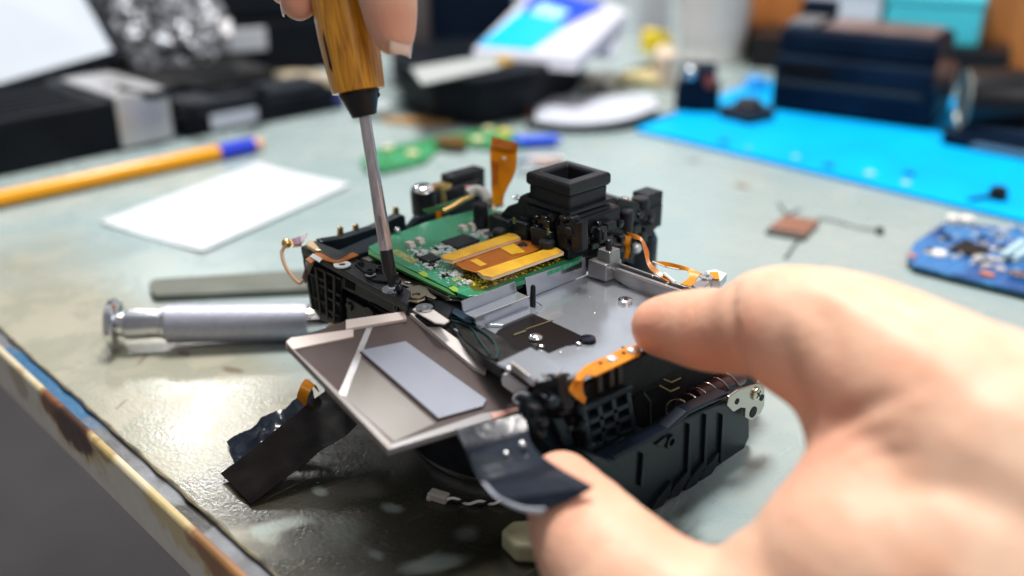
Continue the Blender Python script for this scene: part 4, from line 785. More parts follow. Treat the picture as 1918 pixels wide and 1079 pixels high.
# other fingers curled behind, mostly hidden
limb(mb, [(1560, 640, 224, 12), (1700, 680, 216, 14), (1840, 790, 205, 20)])
lh = flesh(mb, 'bare hand at the right gripping the camera between thumb and forefinger', .0012, 12,
    (([(1372, 535), (1368, 580), (1378, 640), (1396, 700)], 2.2, 1.3), ([(1412, 528), (1420, 580)], 1.2, .25), ([(1280, 560), (1272, 600), (1282, 650)], 1.2, .4), ([(1300, 556), (1296, 600), (1304, 660)], .9, .3), ([(1388, 540), (1392, 590)], .9, .3), ([(1440, 505), (1436, 550)], 1.2, .3), ([(1462, 500), (1460, 545)], 1.2, .3), ([(1484, 498), (1486, 540)], 1.2, .25), ([(1580, 790), (1660, 770), (1740, 770)], 1.4, .4), ([(1550, 900), (1620, 860), (1720, 850)], 1.6, .35), ([(1620, 960), (1700, 920), (1800, 920)], 2, .35),
     ([(1470, 640), (1480, 690), (1500, 750), (1520, 800)], 3.2, 1.0), ([(1525, 838), (1560, 800), (1620, 765), (1690, 740), (1740, 700)], 2.4, .8), ([(1540, 870), (1600, 830), (1680, 800)], 2.2, .5),
     ([(1560, 520), (1680, 575), (1800, 650)], 2.5, .8), ([(1600, 505), (1700, 545), (1800, 600)], 2.0, .6), ([(1640, 520), (1740, 580), (1850, 670)], 2.0, .4), ([(1100, 890), (1085, 940), (1050, 985)], 1.4, .4), ([(1180, 990), (1120, 1030), (1080, 1079)], 2.0, .4), ([(1330, 1030), (1400, 1060), (1430, 1079)], 3, .5), ([(1500, 560), (1550, 600), (1560, 660)], 3, .6)),
    ((1215, 640, 13, 1.0), (1330, 680, 17, .9), (1395, 620, 8, .8), (1540, 850, 14, .8), (1250, 1010, 12, .5), (1300, 600, 14, .55), (1440, 700, 14, .5), (1560, 770, 13, .5), (1660, 740, 12, .25), (1060, 870, 12, .8), (1120, 930, 10, .4), (1020, 950, 14, .7)))  # skin redness, with shade under forefinger and thumb base painted in
sk = SKIN.node_tree; at_ = sk.nodes.new('ShaderNodeAttribute'); at_.attribute_name = 'flush_shade'; mxs = sk.nodes.new('ShaderNodeMix'); mxs.data_type = 'RGBA'
pb = sk.nodes['Principled BSDF']; src = pb.inputs['Base Color'].links[0].from_socket; sk.links.new(src, mxs.inputs[6]); mxs.inputs[7].default_value = (.68, .31, .21, 1); sk.links.new(at_.outputs['Fac'], mxs.inputs[0]); sk.links.new(mxs.outputs[2], pb.inputs['Base Color'])
# right hand above
mb = MB()
limb(mb, [(737, 62, 250, 5.6), (733, 40, 250, 6.6), (727, 0, 249, 7.4), (712, -70, 248, 8.0), (690, -170, 250, 9.2), (700, -300, 262, 11), (760, -430, 280, 16)])
limb(mb, [(560, 6, 262, 4.7), (562, -12, 262, 5.8), (570, -60, 261, 7.0), (585, -150, 262, 8), (640, -270, 272, 9.5), (720, -400, 285, 15)])
limb(mb, [(535, -25, 274, 5.2), (545, -80, 274, 6.6), (580, -180, 276, 8), (650, -290, 285, 10), (740, -420, 292, 15)])
limb(mb, [(740, -430, 285, 26), (860, -560, 300, 30), (1000, -700, 320, 28)])
rh = flesh(mb, 'fingertips coming down from above pinching the wooden screwdriver handle', .0009, 8, (([(700, 30), (712, 70), (730, 95)], .8, .15),), ((735, 40, 9, .9), (556, 10, 9, .9)))
def nail(parent, px, side_, n_out, w_, l_, th=.5):
    c = px; a = side_.normalized(); o_ = n_out.normalized(); d = a.cross(o_).normalized(); mb = MB(); v = []; f = []; N = 8; M = 8
    for i in range(N+1):
        for j in range(M+1):
            s = (i/N-.5)*2; t = (j/M-.5)*2; ww = w_*(1-.25*max(0, t)**3-.1*max(0, -t)**2)
            v.append(c+a*(s*ww)+d*(t*l_)-o_*(s*s*w_*.35+t*t*.5)+o_*th*.5)
    for i in range(N):
        for j in range(M): f.append((i*(M+1)+j, (i+1)*(M+1)+j, (i+1)*(M+1)+j+1, i*(M+1)+j+1))
    mb.add(v, f); o = mb.build('fingernail', NAIL, parent, smooth=True); s = o.modifiers.new('solid', 'SOLIDIFY'); s.thickness = .0004; return o
nail(rh, D(758, 58, 247.5), (-fwd).normalized()*.75+rgt*-.65, rgt*.75+(-fwd)*.65, 4.0, 6.0)
nail(rh, D(529, -8, 261), (-fwd)*.8+rgt*.6, -rgt*.8+(-fwd)*.6, 3.4, 4.8)

# ================================================================== THINGS AROUND THE CAMERA
# metal handled precision tool
K = Z(212, 607, 9.3); E_ = Z(578, 602, 7.0); ax = (E_-K).normalized(); Lb = (E_-K).length
tool = thing('precision_screwdriver', 'silver knurled precision tool lying behind the screen, knob to the left', 'screwdriver', (K.x, K.y, 0))
al = mat('satin aluminium', (.46, .47, .56), .45, .8, col2=(.38, .39, .46), nscale=900, stretch=(1, 1, 1), bump=.6, bscale=1500)
mb = MB(); mb.lathe(K, ax, [(-2, 3), (-1.7, 7.5), (-.8, 8.8), (1.2, 9.0), (2.2, 8), (2.6, 4.5), (5, 4.2)], 36); mb.build('knob', CHROME, tool, smooth=True)
s0 = Lb*.27
mb = MB(); mb.lathe(K, ax, [(4, 4.5), (4.6, 5.4), (6, 5.5), (s0-2, 5.0), (s0-1.4, 5.6), (s0+.2, 5.6)], 32); mb.build('swivel', STEEL, tool, smooth=True)
mb = MB(); mb.lathe(K, ax, [(s0, 6.2), (s0+.6, 6.9), (Lb-.6, 6.9), (Lb, 6.3)], 40); bar_ = mb.build('barrel', al, tool, smooth=True)
mb = MB()
for k in range(36):
    q0_ = s0+1.5+k*(Lb-s0-3)/35; u0 = K+ax*q0_
    mb.lathe(u0, ax, [(-.22, 6.88), (0, 7.08), (.22, 6.88)], 36, False)
mb.build('knurling', al, bar_, smooth=True)
mb = MB(); mb.lathe(K, ax, [(Lb, 5.6), (Lb+1.5, 5.4), (Lb+6, 4.2), (Lb+9, 3.2), (Lb+9, 1.4), (Lb+22, 1.4)], 32); mb.build('chuck', CHROME, tool, smooth=True)
# metal strip
p = Zs(3.0, (279, 530), (288, 522), (560, 505), (620, 502), (620, 538), (560, 541), (292, 553), (284, 549))
mb = MB(); mb.prism(p, (0, 0, -2.9)); tag(mb.build('steel_bar', mat('olive steel', (.10, .11, .09), .5, 0, spec=.3, col2=(.13, .14, .12), nscale=60), None, .4), 'flat grey green metal bar lying behind the silver precision tool', 'bar')
# card
pts = Zs(.0, (188, 420), (380, 476), (657, 350), (484, 311))
N = 10; mb = MB(); v = []; f = []
for k in (0, 1):
    for i in range(N+1):
        for j in range(N+1):
            q = bil(pts, i/N, j/N); bend = 2.2*((i/N-.5)**2)*4*.35+1.6*max(0, j/N-.6)**2; v.append(q+V(0, 0, .4+bend+k*.35))
M = (N+1)**2
for i in range(N):
    for j in range(N):
        a = i*(N+1)+j; f.append((a, a+1, a+N+2, a+N+1)); f.append((M+a, M+a+N+1, M+a+N+2, M+a+1))
for i in range(N):
    for (a, b2) in ((i, i+1), (N*(N+1)+i, N*(N+1)+i+1), (i*(N+1), (i+1)*(N+1)), (i*(N+1)+N, (i+1)*(N+1)+N)): f.append((a, b2, M+b2, M+a))
mb.add(v, f); tag(mb.build('paper_card', WHITEP, smooth=True), 'blank white card lying flat on the desk between pen and camera', 'card')
# pen
A_ = Z(-60, 385, 4.6); B_ = Z(492, 268, 4.6); ax = (B_-A_).normalized(); L0 = (B_-A_).length
pen = thing('pen', 'orange ballpoint pen with a blue collar lying left of the white card', 'pen', (A_.x, A_.y, 0))
mb = MB(); kk = .825*L0; mb.lathe(A_, ax, [(0, 3.8), (kk, 4.2)], 6); mb.build('barrel', mat('orange pen plastic', (.85, .36, .01), .3), pen, .4)
mb = MB(); mb.lathe(A_, ax, [(kk, 4.4), (kk+.13*L0, 4.3), (kk+.14*L0, 3.4)], 24); mb.build('collar', mat('blue pen plastic', (.02, .05, .62), .3), pen, smooth=True)
mb = MB(); mb.lathe(A_, ax, [(kk+.139*L0, 3.6), (L0-3, 3.3), (L0, 2.2)], 24); mb.build('end_cap', mat('peach pen plastic', (.8, .4, .2), .4), pen, smooth=True)
# twisted wire with white plug
wt = thing('twisted_wire', 'short black and white twisted wire with a white plug in front of the camera', 'wire', Z(820, 925, 0))
c0 = Z(805, 924, 1.2); c1 = Z(838, 934, 1.2); d_ = (c1-c0); u = d_.cross(V(0, 0, 1)).normalized()
mb = MB(); mb.obox(c0+d_*.5-V(0, 0, 1.2), d_*.5, u*1.5, (0, 0, 2.2)); mb.obox(c0+d_*.1-V(0, 0, 1.2), d_*.12, u*2.0, (0, 0, 1.4)); mb.build('plug', mat('plug plastic', (.55, .50, .46), .5), wt, .3)
path = smooth_path([Z(838, 934, 1.3), Z(870, 940, 1.0), Z(905, 942, 1.0), Z(940, 938, 1.2), Z(985, 930, 2)], 14)
for s, m in ((0, CABW), (math.pi, mat('black wire', (.01, .01, .01), .4))):
    pts = []
    for i, p in enumerate(path):
        t = (path[min(i+1, len(path)-1)]-path[max(i-1, 0)]).normalized(); sdv = t.cross(V(0, 0, 1)).normalized(); a = i*.33+s
        pts.append(p+sdv*math.cos(a)*.5+V(0, 0, 1)*math.sin(a)*.45)
    mb = MB(); mb.tube(pts, .42, 8); mb.build('strand', m, wt, smooth=True)
# ivory plug by the thumb
mb = MB(); c = Z(985, 1030, 0); mb.prism([c+V(x, y, 0) for x, y in ((-5, -4), (2, -5.5), (7, -1), (6, 5), (-2, 5.5), (-6, 1))], (0, 0, 5.5)); mb.lathe(c+V(4, 3, 2), (1, .8, 0), [(0, 1.5), (7, 1.4)], 12)
tag(mb.build('ivory_plug', IVORY, None, 1.2, seg=3), 'small pale yellow plastic plug on the desk beside the thumb', 'plug')

# ================================================================== BACKGROUND
def on(x, y, z=0): return Z(x, y, z)
# blue mat
p = [on(1190, 240, 2.5), on(1960, 421, 2.5), on(2500, 250, 2.5), on(1425, 148, 2.5)]
MATB = mat('cyan silicone', (.0, .33, .78), .6, spec=.08, col2=(.0, .42, .86), nscale=22, ramp=(.3, .7))
mb = MB(); mb.prism(p, (0, 0, -2.5)); tag(mb.build('silicone_mat', MATB, None, .6), 'bright cyan rectangular work mat at the right back of the desk', 'mat')
# camera-like black box on the mat
def obj_box(pl, pr, z, depth_vec, h, mb=None, inset=0):
    mb = mb or MB(); a = on(*pl, z); b2 = on(*pr, z); mb.prism([a, b2, b2+depth_vec, a+depth_vec], (0, 0, h)); return mb, a, b2
a = on(1440, 205, 2.6); b2 = on(1742, 245, 2.6); dr = (b2-a).normalized(); dn = V(-dr.y, dr.x, 0); dn = dn if dn.dot(fwd) > 0 else -dn
W_ = (b2-a).length
NAVY = mat('dark navy plastic', (.003, .009, .022), .5, spec=.10, col2=(.006, .016, .036), nscale=30)
bb = thing('black_device', 'big black boxy device with a slot standing on the cyan mat', 'device', a)
mb = MB(); mb.prism([a, b2, b2+dn*62, a+dn*62], (0, 0, 36)); mb.prism([a+dn*5+V(0, 0, 36), b2+dn*5-dr*4+V(0, 0, 36), b2+dn*60-dr*4+V(0, 0, 36), a+dn*60+V(0, 0, 36)], (0, 0, 16)); mb.build('body', NAVY, bb, 3)
mb = MB(); z_ = V(0, 0, 52); mb.prism([a+dr*25+dn*10+z_, b2+dn*9-dr*8+z_, b2+dn*52-dr*8+z_, a+dr*25+dn*52+z_], (0, 0, 2.5)); mb.build('top_panel', mat('brown grey panel', (.10, .08, .085), .4, col2=(.20, .16, .17), nscale=30), bb, 1)
mb = MB(); mb.prism([a+dr*6-dn*.4+V(0, 0, 25), a+dr*38-dn*.4+V(0, 0, 24), a+dr*38-dn*.4+V(0, 0, 31), a+dr*6-dn*.4+V(0, 0, 32)], dn*-.6); mb.build('slot', mat('pocket black', ()), bb)
mb = MB(); mb.prism([a+dr*3-dn*1+V(0, 0, 18), b2-dr*8-dn*1+V(0, 0, 18), b2-dr*8-dn*1+V(0, 0, 21), a+dr*3-dn*1+V(0, 0, 21)], dn*-1.5); mb.build('front_ledge', mat('dim ledge', (.03, .035, .04), .4), bb, .4)
mb = MB(); mb.lathe(b2-dr*2+dn*8+V(0, 0, 30), dr, [(0, 12), (8, 11), (10, 9)], 24); mb.build('side_knob', mat('brown black', (.05, .025, .02), .4), bb, smooth=True)
mb = MB(); mb.prism([a+dr*4+dn*8+V(0, 0, 52), a+dr*22+dn*8+V(0, 0, 52), a+dr*22+dn*40+V(0, 0, 52), a+dr*4+dn*40+V(0, 0, 52)], (0, 0, 5)); mb.build('grey_button', mat('grey button', (.14, .15, .17), .4), bb, 1.5)
mb = MB(); mb.prism([a+dr*0+dn*45+V(0, 0, 52), a+dr*22+dn*45+V(0, 0, 52), a+dr*22+dn*60+V(0, 0, 52), a+dr*0+dn*60+V(0, 0, 52)], (0, 0, 13)); mb.build('rear_hump', NAVY, bb, 2)
# dark case behind with boxes on top
a = on(1400, 128, 0); b2 = on(1880, 168, 0); dr = (b2-a).normalized(); dn = V(-dr.y, dr.x, 0); dn = dn if dn.dot(fwd) > 0 else -dn
mb = MB(); mb.prism([a, b2, b2+dn*70, a+dn*70], (0, 0, 26)); mb.prism([a+dr*2-dn*.5+V(0, 0, 12), b2-dr*2-dn*.5+V(0, 0, 12), b2-dr*2+V(0, 0, 12), a+dr*2+V(0, 0, 12)], (0, 0, 1.5)); cs = mb.build('black_case', mat('case plastic', (.012, .011, .012), .4), None, 3); tag(cs, 'low black case behind the boxy device, turquoise box on it', 'case')
a2 = a+V(0, 0, 26)+dn*22; Wc = (b2-a).length
def sub_box(s0, s1, d0, d1, h, name, m, label, cat, z=26.2, bevel=2, lid=None):
    q_ = [a+dr*(Wc*s0)+dn*d0+V(0, 0, z), a+dr*(Wc*s1)+dn*d0+V(0, 0, z), a+dr*(Wc*s1)+dn*d1+V(0, 0, z), a+dr*(Wc*s0)+dn*d1+V(0, 0, z)]
    r_ = thing(name, label, cat, q_[0]); mb = MB(); mb.prism(q_, (0, 0, h*.78)); mb.build('base', m, r_, bevel)
    cc = sum(q_, Vector())/4; mb = MB(); mb.prism([cc+(p-cc)*1.03+V(0, 0, h*.78+.1-(p-cc).z*.03) for p in q_], (0, 0, h*.22)); mb.build('lid', lid or m, r_, bevel)
sub_box(.52, .88, 12, 60, 36, 'turquoise_box', mat('turquoise plastic', (.08, .62, .72), .4), 'turquoise plastic box standing on the black case at the back right', 'box')
sub_box(.2, .5, 14, 60, 40, 'white_box', mat('white plastic box', (.70, .75, .82), .5), 'white box standing on the black case left of the turquoise box', 'box')
# cup
c = on(1330, 112, 0); cup = thing('white_cup', 'tall off white cup standing behind the cyan mat', 'cup', c)
mb = MB(); mb.lathe(c, (0, 0, 1), [(0, 24), (1, 26), (90, 31), (92, 31.5), (92, 29.5), (4, 24)], 40); mb.build('body', mat('cream cup', (.74, .72, .70), .4), cup, smooth=True)
mb = MB(); mb.lathe(c+V(0, 0, 18), (0, 0, 1), [(0, 27.6), (30, 29.3)], 40, False); mb.build('sleeve', mat('cup sleeve', (.66, .64, .64), .6), cup, smooth=True)
# small black cube & cap on mat
a = on(1262, 208, 2.6); b2 = on(1345, 212, 2.6); dr = (b2-a).normalized(); dn = V(-dr.y, dr.x, 0); dn = dn if dn.dot(fwd) > 0 else -dn
cb_ = thing('viewfinder_cube', 'small black cube with a white glint near the left corner of the cyan mat', 'camera part', a)
mb = MB(); mb.prism([a, b2, b2+dn*25, a+dn*25], (0, 0, 17)); mb.prism([a+V(0, 0, 17)+dr*2, b2+V(0, 0, 17)-dr*3, b2+dn*22+V(0, 0, 17)-dr*3, a+dn*22+V(0, 0, 17)+dr*2], (0, 0, 12)); mb.build('body', NAVY, cb_, 2)
mb = MB(); mb.sphere(a+dr*9+dn*1+V(0, 0, 25), 5, 10); mb.build('glint_ball', mat('glint silver', (.5, .55, .6), .08, .9), cb_, smooth=True)  # shiny ball standing in for the cube's white highlight
mb = MB(); mb.lathe(a+dr*22-dn*.3+V(0, 0, 20), -dn, [(0, 4), (1, 3.5)], 18); mb.build('red_dot', mat('dark red dot', (.3, .06, .04), .4), cb_)
c = on(1400, 222, 2.6); mb = MB(); mb.prism([c+V(x, y, 0) for x, y in ((-14, -12), (10, -14), (14, 10), (-10, 14))], (0, 0, 8)); mb.lathe(c+V(0, 0, 8), (0, 0, 1), [(0, 9), (3.5, 8.5), (5, 6.5)], 28)
tag(mb.build('rubber_cap', mat('rubber cap', (.025, .027, .035), .5), None, 2), 'low black rubber cap on the cyan mat beside the big device', 'cap')
mb = MB(); c = on(1415, 165, 2.6); mb.lathe(c, (0, 0, 1), [(0, 8), (5, 8), (8, 6), (9, 2)], 28); tag(mb.build('blue_putty', mat('sky blue plastic', (.03, .35, .8), .5), None, 0, smooth=True), 'rounded sky blue lump behind the black rubber cap', 'putty')
c = on(1425, 100, 0); mb = MB(); mb.lathe(c, (0, 0, 1), [(0, 22), (12, 22), (12, 20), (22, 19), (24, 12)], 28); tag(mb.build('black_lens_cap', mat('lens black', (.02, .014, .01), .35), None, 0, smooth=True), 'round black lens ring behind the big device, against the wood', 'lens')
# lens assembly at right
la = on(1760, 270, 2.6); lr = thing('lens_assembly', 'opened black lens with a gold ring at the right end of the cyan mat', 'lens', la)
b2 = on(2080, 330, 2.6); dr = (b2-la).normalized(); dn = V(-dr.y, dr.x, 0); dn = dn if dn.dot(fwd) > 0 else -dn
mb = MB(); mb.prism([la, b2, b2+dn*45, la+dn*45], (0, 0, 8)); mb.prism([la+dr*8+V(0, 0, 8)+dn*2, b2+V(0, 0, 8)+dn*2, b2+dn*40+V(0, 0, 8), la+dr*8+dn*40+V(0, 0, 8)], (0, 0, 5)); mb.build('base_plate', NAVY, lr, 2)
mb = MB(); mb.prism([la+dr*16-dn*.4+V(0, 0, 1.2), la+dr*75-dn*.4+V(0, 0, 1.2), la+dr*75-dn*.4+V(0, 0, 5), la+dr*20-dn*.4+V(0, 0, 5)], dn*-.5); mb.build('silver_strip', mat('silver strip', (.25, .27, .3), .4, .5), lr, .3)
c = la+dn*16+dr*4+V(0, 0, 24); mb = MB()
mb.lathe(c, -dn*.5-dr*.8, [(-30, 19), (-2, 18), (0, 17.5), (0, 15), (-14, 13)], 40); mb.build('barrel', mat('barrel black', (.01, .01, .012), .3), lr, smooth=True)
mb = MB(); mb.lathe(c, -dn*.5-dr*.8, [(.2, 17.3), (1.2, 17.3), (1.2, 15.8), (.2, 15.5)], 40); mb.build('grey_ring', mat('grey green ring', (.28, .30, .27), .4, .5), lr, smooth=True)
mb = MB(); mb.lathe(c-(-dn*.5-dr*.8)*6, -dn*.5-dr*.8, [(0, 13), (1, 10), (1.6, 1)], 32); mb.build('lens_element', mat('blue lens glass', (.0, .10, .32), .15, spec=.3), lr, smooth=True)
c = la+dn*18+dr*42+V(0, 0, 22); mb = MB(); mb.lathe(c, -dn*.9-dr*.3, [(-20, 17), (0, 17), (0, 13), (-8, 12)], 40); mb.build('second_barrel', mat('barrel black', ()), lr, smooth=True)
mb = MB(); mb.lathe(c, -dn*.9-dr*.3, [(.2, 16.8), (1.4, 16.8), (1.4, 14.6), (.2, 14.4)], 40); mb.build('gold_ring', mat('old gold', (.32, .22, .04), .35, .8), lr, smooth=True)
mb = MB(); q_ = c+V(0, 0, 14)-dr*8+dn*6; mb.prism([q_, q_+dr*44-V(0, 0, 12), q_+dr*44-V(0, 0, 12)+dn*32+V(0, 0, 20), q_+dn*32+V(0, 0, 20)], (0, 0, 3)); mb.build('grey_cover', mat('blue grey cover', (.14, .17, .22), .4), lr, 1)
# loose round screw on mat
c = on(1868, 372, 2.6); mb = MB(); mb.lathe(c, (0, 0, 1), [(0, 4.2), (4, 4.4), (6, 3)], 20); mb.tube([c+V(-2, -1, 1), c+V(-6, -8, .8), c+V(-8, -14, .6)], .9, 8)
tag(mb.build('screw_stud', mat('knob black', (.01, .01, .014), .3), None, 0, smooth=True), 'tiny black round stud alone near the front of the cyan mat', 'stud')
for i, (x, y, r_, lab) in enumerate(((1629, 327, 3.2, 'white plastic chip near the front edge in the middle of the cyan mat'), (1697, 345, 2.6, 'smaller white chip just right of the middle one on the cyan mat'), (1490, 296, 2.2, 'pale blue chip left of the white ones on the cyan mat'), (1402, 280, 1.8, 'tiny grey chip nearest the left corner of the cyan mat'))):
    c = on(x, y, 2.6); mb = MB(); mb.prism([c+V(r_*math.cos(k*1.25+i), r_*.8*math.sin(k*1.25+i), 0) for k in range(5)], (0, 0, 1.2)); tag(mb.build('plastic_chip', mat('pale chip' if i < 3 else 'grey chip', (.45, .72, .85) if i < 3 else (.3, .5, .6), .4), None, .2), lab, 'chip', 'loose chips on the mat')
for x, y, lab in ((1552, 312, 'dark blue fleck in the middle front of the cyan mat'), (1355, 267, 'dark blue fleck near the left corner of the cyan mat'), (1703, 327, 'dark blue fleck behind the smaller white chip')):
    c = on(x, y, 2.6); mb = MB(); mb.obox(c, (2.6, 0, 0), (0, 1.8, 0), (0, 0, 1.5)); tag(mb.build('dark_fleck', mat('dark blue fleck', (.0, .12, .3), .5), None, .3), lab, 'fleck', 'dark flecks on the mat')
# brown component with wires
c = on(1487, 420, 0); br = thing('brown_component', 'small brown flat component with thin wires on the bare desk', 'component', c)
q_ = Zs(3, (1440, 425), (1510, 437), (1535, 412), (1470, 402)); mb = MB(); mb.prism(q_, (0, 0, -2.4)); mb.build('body', mat('brown plate', (.20, .095, .07), .4, col2=(.28, .14, .1), nscale=300), br, .4)
q_ = Zs(2.0, (1434, 432), (1508, 445), (1515, 437), (1442, 424)); mb = MB(); mb.prism(q_, (0, 0, -1.9)); mb.build('lip', mat('dark lip', (.10, .09, .08), .5), br, .3)
DW = mat('grey wire', (.12, .13, .14), .4)
for w_ in (((1530, 410), (1560, 412), (1600, 424), (1650, 432)), ((1510, 440), (1490, 455), (1475, 478), (1470, 482)), ((1475, 402), (1462, 385), (1458, 380)), ((1470, 405), (1490, 395), (1500, 392))):
    mb = MB(); mb.tube(smooth_path([on(x, y, 1) for x, y in w_], 5), .5, 6); mb.build('wire', DW, br, smooth=True)
mb = MB(); mb.sphere(on(1648, 432, 1.6), 1.9, 8); mb.build('wire_end', mat('dark end', (.05, .05, .055), .4), br, smooth=True)
# blue board
PB = pcb_material('blue board', (.005, .15, .45), (.004, .08, .28), (.05, .28, .6), 120)
pts = Zs(4, (1700, 482), (1712, 455), (1770, 415), (1880, 425), (1990, 450), (2060, 520), (1960, 556), (1900, 540), (1780, 512), (1712, 495))
bp_ = thing('blue_circuit_board', 'bright blue circuit board with metal cans on the desk at the right edge', 'circuit board', sum(pts, Vector())/len(pts)*1.0-V(0, 0, 4))
mb = MB(); mb.prism(pts, (0, 0, -1.8)); mb.build('board', PB, bp_, .3)
mb = MB(); mb.prism([p-V(0, 0, 1.8) for p in pts], (0, 0, -2.1)); mb.build('lower_shield', mat('dark green shield', (.01, .04, .04), .4), bp_, .3)
for x, y, r_, h_ in ((1758, 475, 3.6, 1.0), (1783, 420, 3.0, 4), (1810, 422, 3.2, 4)):
    mb = MB(); mb.lathe(on(x, y, 4), (0, 0, 1), [(0, r_), (h_-.5, r_), (h_, r_-.6)], 20); mb.build('metal_can', mat('cream can', (.78, .75, .68), .3), bp_, smooth=True)
mb = MB(); mb.obox(on(1815, 470, 4), (6, 0, 0), (0, 7, 0), (0, 0, 1.4)); mb.build('chip', CHIPD, bp_, .2)
for dx in (0, 22):
    q_ = Zs(7, (1875+dx, 472+dx*.2), (1886+dx, 476+dx*.2), (1925+dx, 450+dx*.2), (1912+dx, 445+dx*.2)); mb = MB(); mb.prism(q_, (0, 0, -3)); mb.build('connector', mat('pale aqua connector', (.45, .65, .72), .3), bp_, .4)
mb = MB(); mb.prism(Zs(6, (1890, 512), (1960, 528), (1966, 520), (1896, 505)), (0, 0, -2)); mb.build('silver_slot', STEEL, bp_, .3)
R = random.Random(5)
for _ in range(95):
    x = R.uniform(1735, 1910); y = R.uniform(428, 520)
    if y > 470+(x-1700)*.26 or (x < 1760 and y < 450): continue
    k = R.random(); mb = MB(); mb.obox(on(x, y, 4), (R.uniform(.5, 2.0), 0, 0), (0, R.uniform(.5, 2.0), 0), (0, 0, R.uniform(.6, 1.8))); mb.build('surface_component', SOLDER if k < .5 else (mat('light blue part', (.2, .4, .65), .4) if k < .75 else CHIPD), bp_)
mb = MB(); mb.obox(on(1848, 517, 4), (2.6, 0, 0), (0, 1.5, 0), (0, 0, 1.2)); mb.build('copper_pad', mat('copper orange', (.6, .22, .12), .4), bp_)
mb = MB(); mb.obox(on(1708, 480, 4), (1.6, 0, 0), (0, 1.5, 0), (0, 0, .6)); mb.build('copper_pad', mat('copper orange', ()), bp_)
# green strip board behind
GB = mat('green strip', (.015, .16, .05), .4, col2=(.05, .28, .12), nscale=90)
gt = thing('green_circuit_strip', 'narrow green circuit strip lying behind the camera, left of the upright orange ribbon', 'circuit board', on(800, 280))
pts = Zs(3, (676, 300), (690, 284), (745, 270), (790, 262), (850, 250), (930, 238), (1000, 262), (960, 278), (880, 270), (820, 276), (795, 300), (720, 318), (685, 316))
mb = MB(); mb.prism(pts, (0, 0, -2.6)); mb.build('board', GB, gt, .3)
for x, y, r_ in ((772, 290, 3.6), (727, 280, 3.0), (895, 264, 4), (915, 245, 3.5)):
    mb = MB(); mb.lathe(on(x, y, 3), (0, 0, 1), [(0, r_), (1.6, r_), (2, r_-.5)], 18); mb.build('pad', mat('cream pad', (.62, .60, .34), .4), gt, smooth=True)
mb = MB(); mb.prism(Zs(6, (812, 262), (825, 255), (875, 255), (870, 270), (835, 268)), (0, 0, -3)); mb.build('brown_block', mat('brown block', (.12, .06, .01), .4), gt, .5)
mb = MB(); c = on(945, 262, 0); mb.lathe(c, (0, 0, 1), [(0, 4.5), (5, 4.5), (6, 4)], 20); mb.build('yellow_coil', mat('yellow coil', (.62, .58, .12), .5), gt, smooth=True)
A_ = on(962, 266, 4); B_ = on(1040, 262, 4); mb = MB(); mb.tube([A_, B_], 3.4, 14); mb.tube([B_, B_+(B_-A_)*.15], [2.5, 1], 10)
tag(mb.build('blue_plug', mat('deep blue plastic', (.005, .08, .72), .35), None, .4, smooth=True), 'short deep blue plug lying behind the upright orange ribbon', 'plug')
c = on(985, 322, 0); mb = MB(); mb.lathe(c+V(0, 0, 1), (0, 0, 1), [(0, 6), (4, 6), (5, 4)], 24); tag(mb.build('steel_button', CHROME, None, 0, smooth=True), 'shiny round steel button half hidden behind the orange ribbon', 'button')
A_ = on(990, 300, 3); B_ = on(1055, 300, 3); mb = MB(); mb.tube([A_, B_], 2.6, 12); mb.tube([A_+V(0, -6, -1), B_+V(0, -8, -1)], 1.6, 10); tag(mb.build('grey_rod', mat('rosy grey', (.35, .28, .27), .4, .3), None, 0, smooth=True), 'grey and pink metal rods lying behind the viewfinder', 'rod')
# middle: black tray with paper, blue box, stand
BK = mat('background black', (.004, .006, .010), .5, spec=.10, col2=(.009, .012, .017), nscale=25, rvar=.12)
a = on(760, 215, 0); b2 = on(985, 225, 0)
tr = thing('black_tray', 'wide black shell with a grey sheet inside, below the blue box', 'tray', on(880, 215))
out = Zs(0, (762, 205), (820, 232), (900, 238), (985, 222), (1080, 172), (1060, 150), (880, 150), (770, 170)); cc = sum(out, Vector())/len(out)
mb = MB(); mb.prism(out, None or (0, 0, 0), [cc+(p-cc)*1.12+V(0, 0, 26) for p in out]); mb.build('shell', BK, tr, 2)
mb = MB(); mb.prism([cc+(p-cc)*1.15+V(0, 0, 26.2) for p in out], (0, 0, 6)); mb.build('rim', BK, tr, 1.5)
q_ = Zs(33, (770, 130), (900, 108), (965, 112), (935, 128), (790, 160)); mb = MB(); mb.prism(q_, (0, 0, 1)); mb.build('grey_sheet', mat('grey sheet', (.36, .39, .39), .5), tr, .2)
mb = MB(); mb.lathe(Z(945, 118, 34), (0, 0, 1), [(0, 6), (4, 5)], 16); mb.build('amber_dot', mat('amber dot', (.6, .4, .12), .4), tr, smooth=True)
